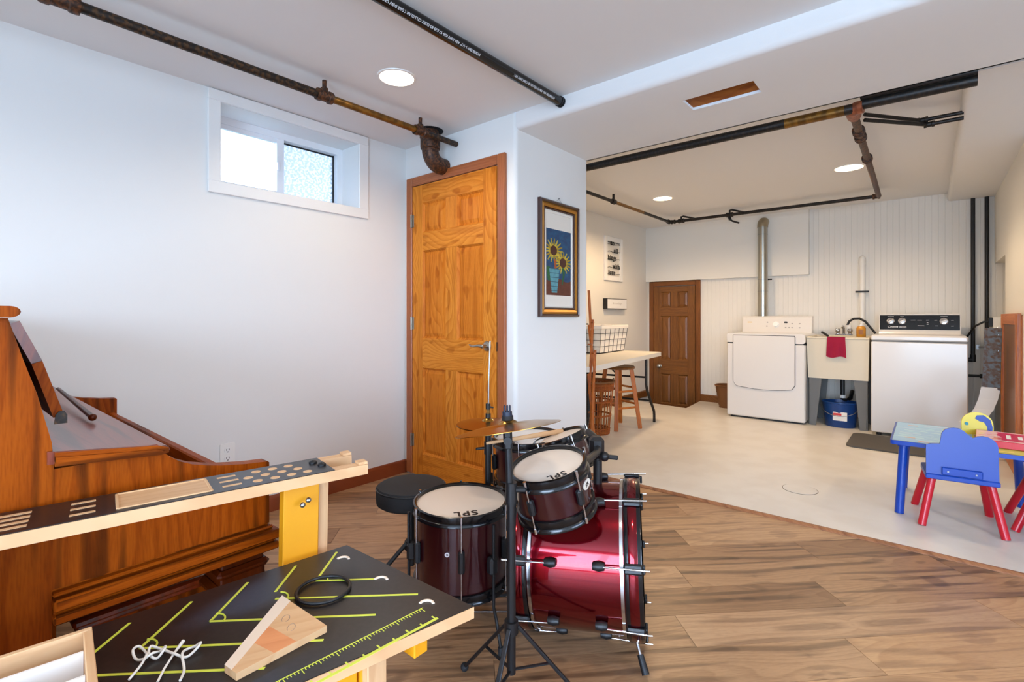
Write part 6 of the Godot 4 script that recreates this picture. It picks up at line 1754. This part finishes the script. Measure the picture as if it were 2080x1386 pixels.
	obj("upper_tube", mb().cyl(Vector3(-0.004, 0.60, 0), Vector3(-0.010, 0.795, 0), 0.0105, -1, 14), M.black, st)
	obj("height_clamp", mb().cyl(Vector3(0, 0.585, 0), Vector3(0, 0.645, 0), 0.0165, -1, 16).box(Vector3(0.026, 0.625, 0.0), Vector3(0.036, 0.016, 0.018), Basis(), 0.004), M.black, st)
	obj("tilter", mb().box(Vector3(-0.010, 0.770, 0), Vector3(0.026, 0.065, 0.024), Basis(Vector3(0, 0, 1), 0.05), 0.006).cyl(Vector3(-0.010, 0.765, 0.016), Vector3(-0.010, 0.765, -0.016), 0.012, -1, 14), M.black, st)
	obj("felt_sleeve", mb().cyl(Vector3(-0.010, 0.812, 0), Vector3(-0.011, 0.835, 0), 0.017, 0.016, 16), M.black_soft, st)
	var wg := mb()
	wg.cyl(Vector3(-0.011, 0.833, 0), Vector3(-0.012, 0.847, 0), 0.014, -1, 12)
	for x in [-0.0075, 0.0, 0.0075]: wg.box(Vector3(-0.012 + x, 0.852, 0), Vector3(0.0055, 0.026, 0.018), Basis(), 0.002)
	obj("wing_nut", wg, mat(c8(30, 40, 60), 0.5), st)
	obj("leg_hub", mb().cyl(Vector3(0, 0.215, 0), Vector3(0, 0.25, 0), 0.020, -1, 16), M.black, st)
	for i in 3:
		var a: float = [0.05, 2.35, 4.35][i]
		var d := Vector3(cos(a), 0, -sin(a))
		obj("leg", mb().bar(d * 0.018 + Vector3(0, 0.235, 0), d * 0.21 + Vector3(0, 0.012, 0), 0.013, 0.009, d, 0.002), M.black, st)
		obj("leg_strut", mb().bar(d * 0.006 + Vector3(0, 0.11, 0), d * 0.115 + Vector3(0, 0.125, 0), 0.008, 0.004, Vector3.UP), M.black, st)
		obj("rubber_foot", mb().ball(d * 0.21 + Vector3(0, 0.012, 0), 0.013), M.black_soft, st)
	var cy := cb * Vector3(-0.010, 0, 0) + so2 + Vector3(0, 0.805, 0)
	cymbal_disc("crash_cymbal", "thin bronze crash cymbal tilted on the front black stand", cy, U - R * 0.16 + F * 0.155, 0.152, "bronze cymbals")
	# ---- hi-hat behind
	var ho := cam_pt(-0.097, 2.02, 0.0)
	var hh := thing("hi_hat_stand", "slim black hi-hat stand with long chrome rod before pine door", "stand", ho)
	hh.basis = cb
	obj("tube", mb().cyl(Vector3(0, 0.05, 0), Vector3(0, 0.655, 0), 0.0125, -1, 14).cyl(Vector3(0, 0.56, 0), Vector3(0, 0.61, 0), 0.0165, -1, 14).bar(Vector3(-0.012, 0.585, 0), Vector3(-0.05, 0.58, 0), 0.012, 0.010, Vector3.UP, 0.003), M.black, hh)
	obj("rod", mb().tube([Vector3(0, 0.62, 0), Vector3(0.002, 0.85, 0), Vector3(0.008, 1.02, 0)], 0.0032, 8), M.chrome, hh)
	obj("clutch", mb().cyl(Vector3(0, 0.70, 0), Vector3(0, 0.725, 0), 0.011, -1, 14).cyl(Vector3(0, 0.742, 0), Vector3(0, 0.765, 0), 0.010, -1, 14).bar(Vector3(0.005, 0.752, 0), Vector3(0.022, 0.748, 0), 0.010, 0.006, Vector3.UP, 0.002), M.black, hh)
	obj("clutch_collar", mb().cyl(Vector3(0, 0.725, 0), Vector3(0, 0.742, 0), 0.007, -1, 12), M.brass_old, hh)
	obj("seat_cup", mb().cyl(Vector3(0, 0.635, 0), Vector3(0, 0.665, 0), 0.019, 0.022, 14), M.black, hh)
	for i in 3:
		var a := TAU * i / 3 + 0.4
		var d := Vector3(cos(a), 0, sin(a))
		obj("leg", mb().cyl(Vector3(0, 0.22, 0) + d * 0.014, d * 0.2 + Vector3(0, 0.008, 0), 0.007, -1, 8), M.black, hh)
	cymbal_disc("hi_hat_cymbal", "upper bronze hi-hat cymbal under the rod clutch", ho + Vector3(0, 0.688, 0), U, 0.128, "bronze cymbals")
	var lowc := cymbal_disc("hi_hat_cymbal", "lower bronze hi-hat cymbal facing up on hi-hat stand", ho + Vector3(0, 0.672, 0), -U, 0.128, "bronze cymbals")
	lowc.basis = up_frame(Vector3.ZERO, -U).basis
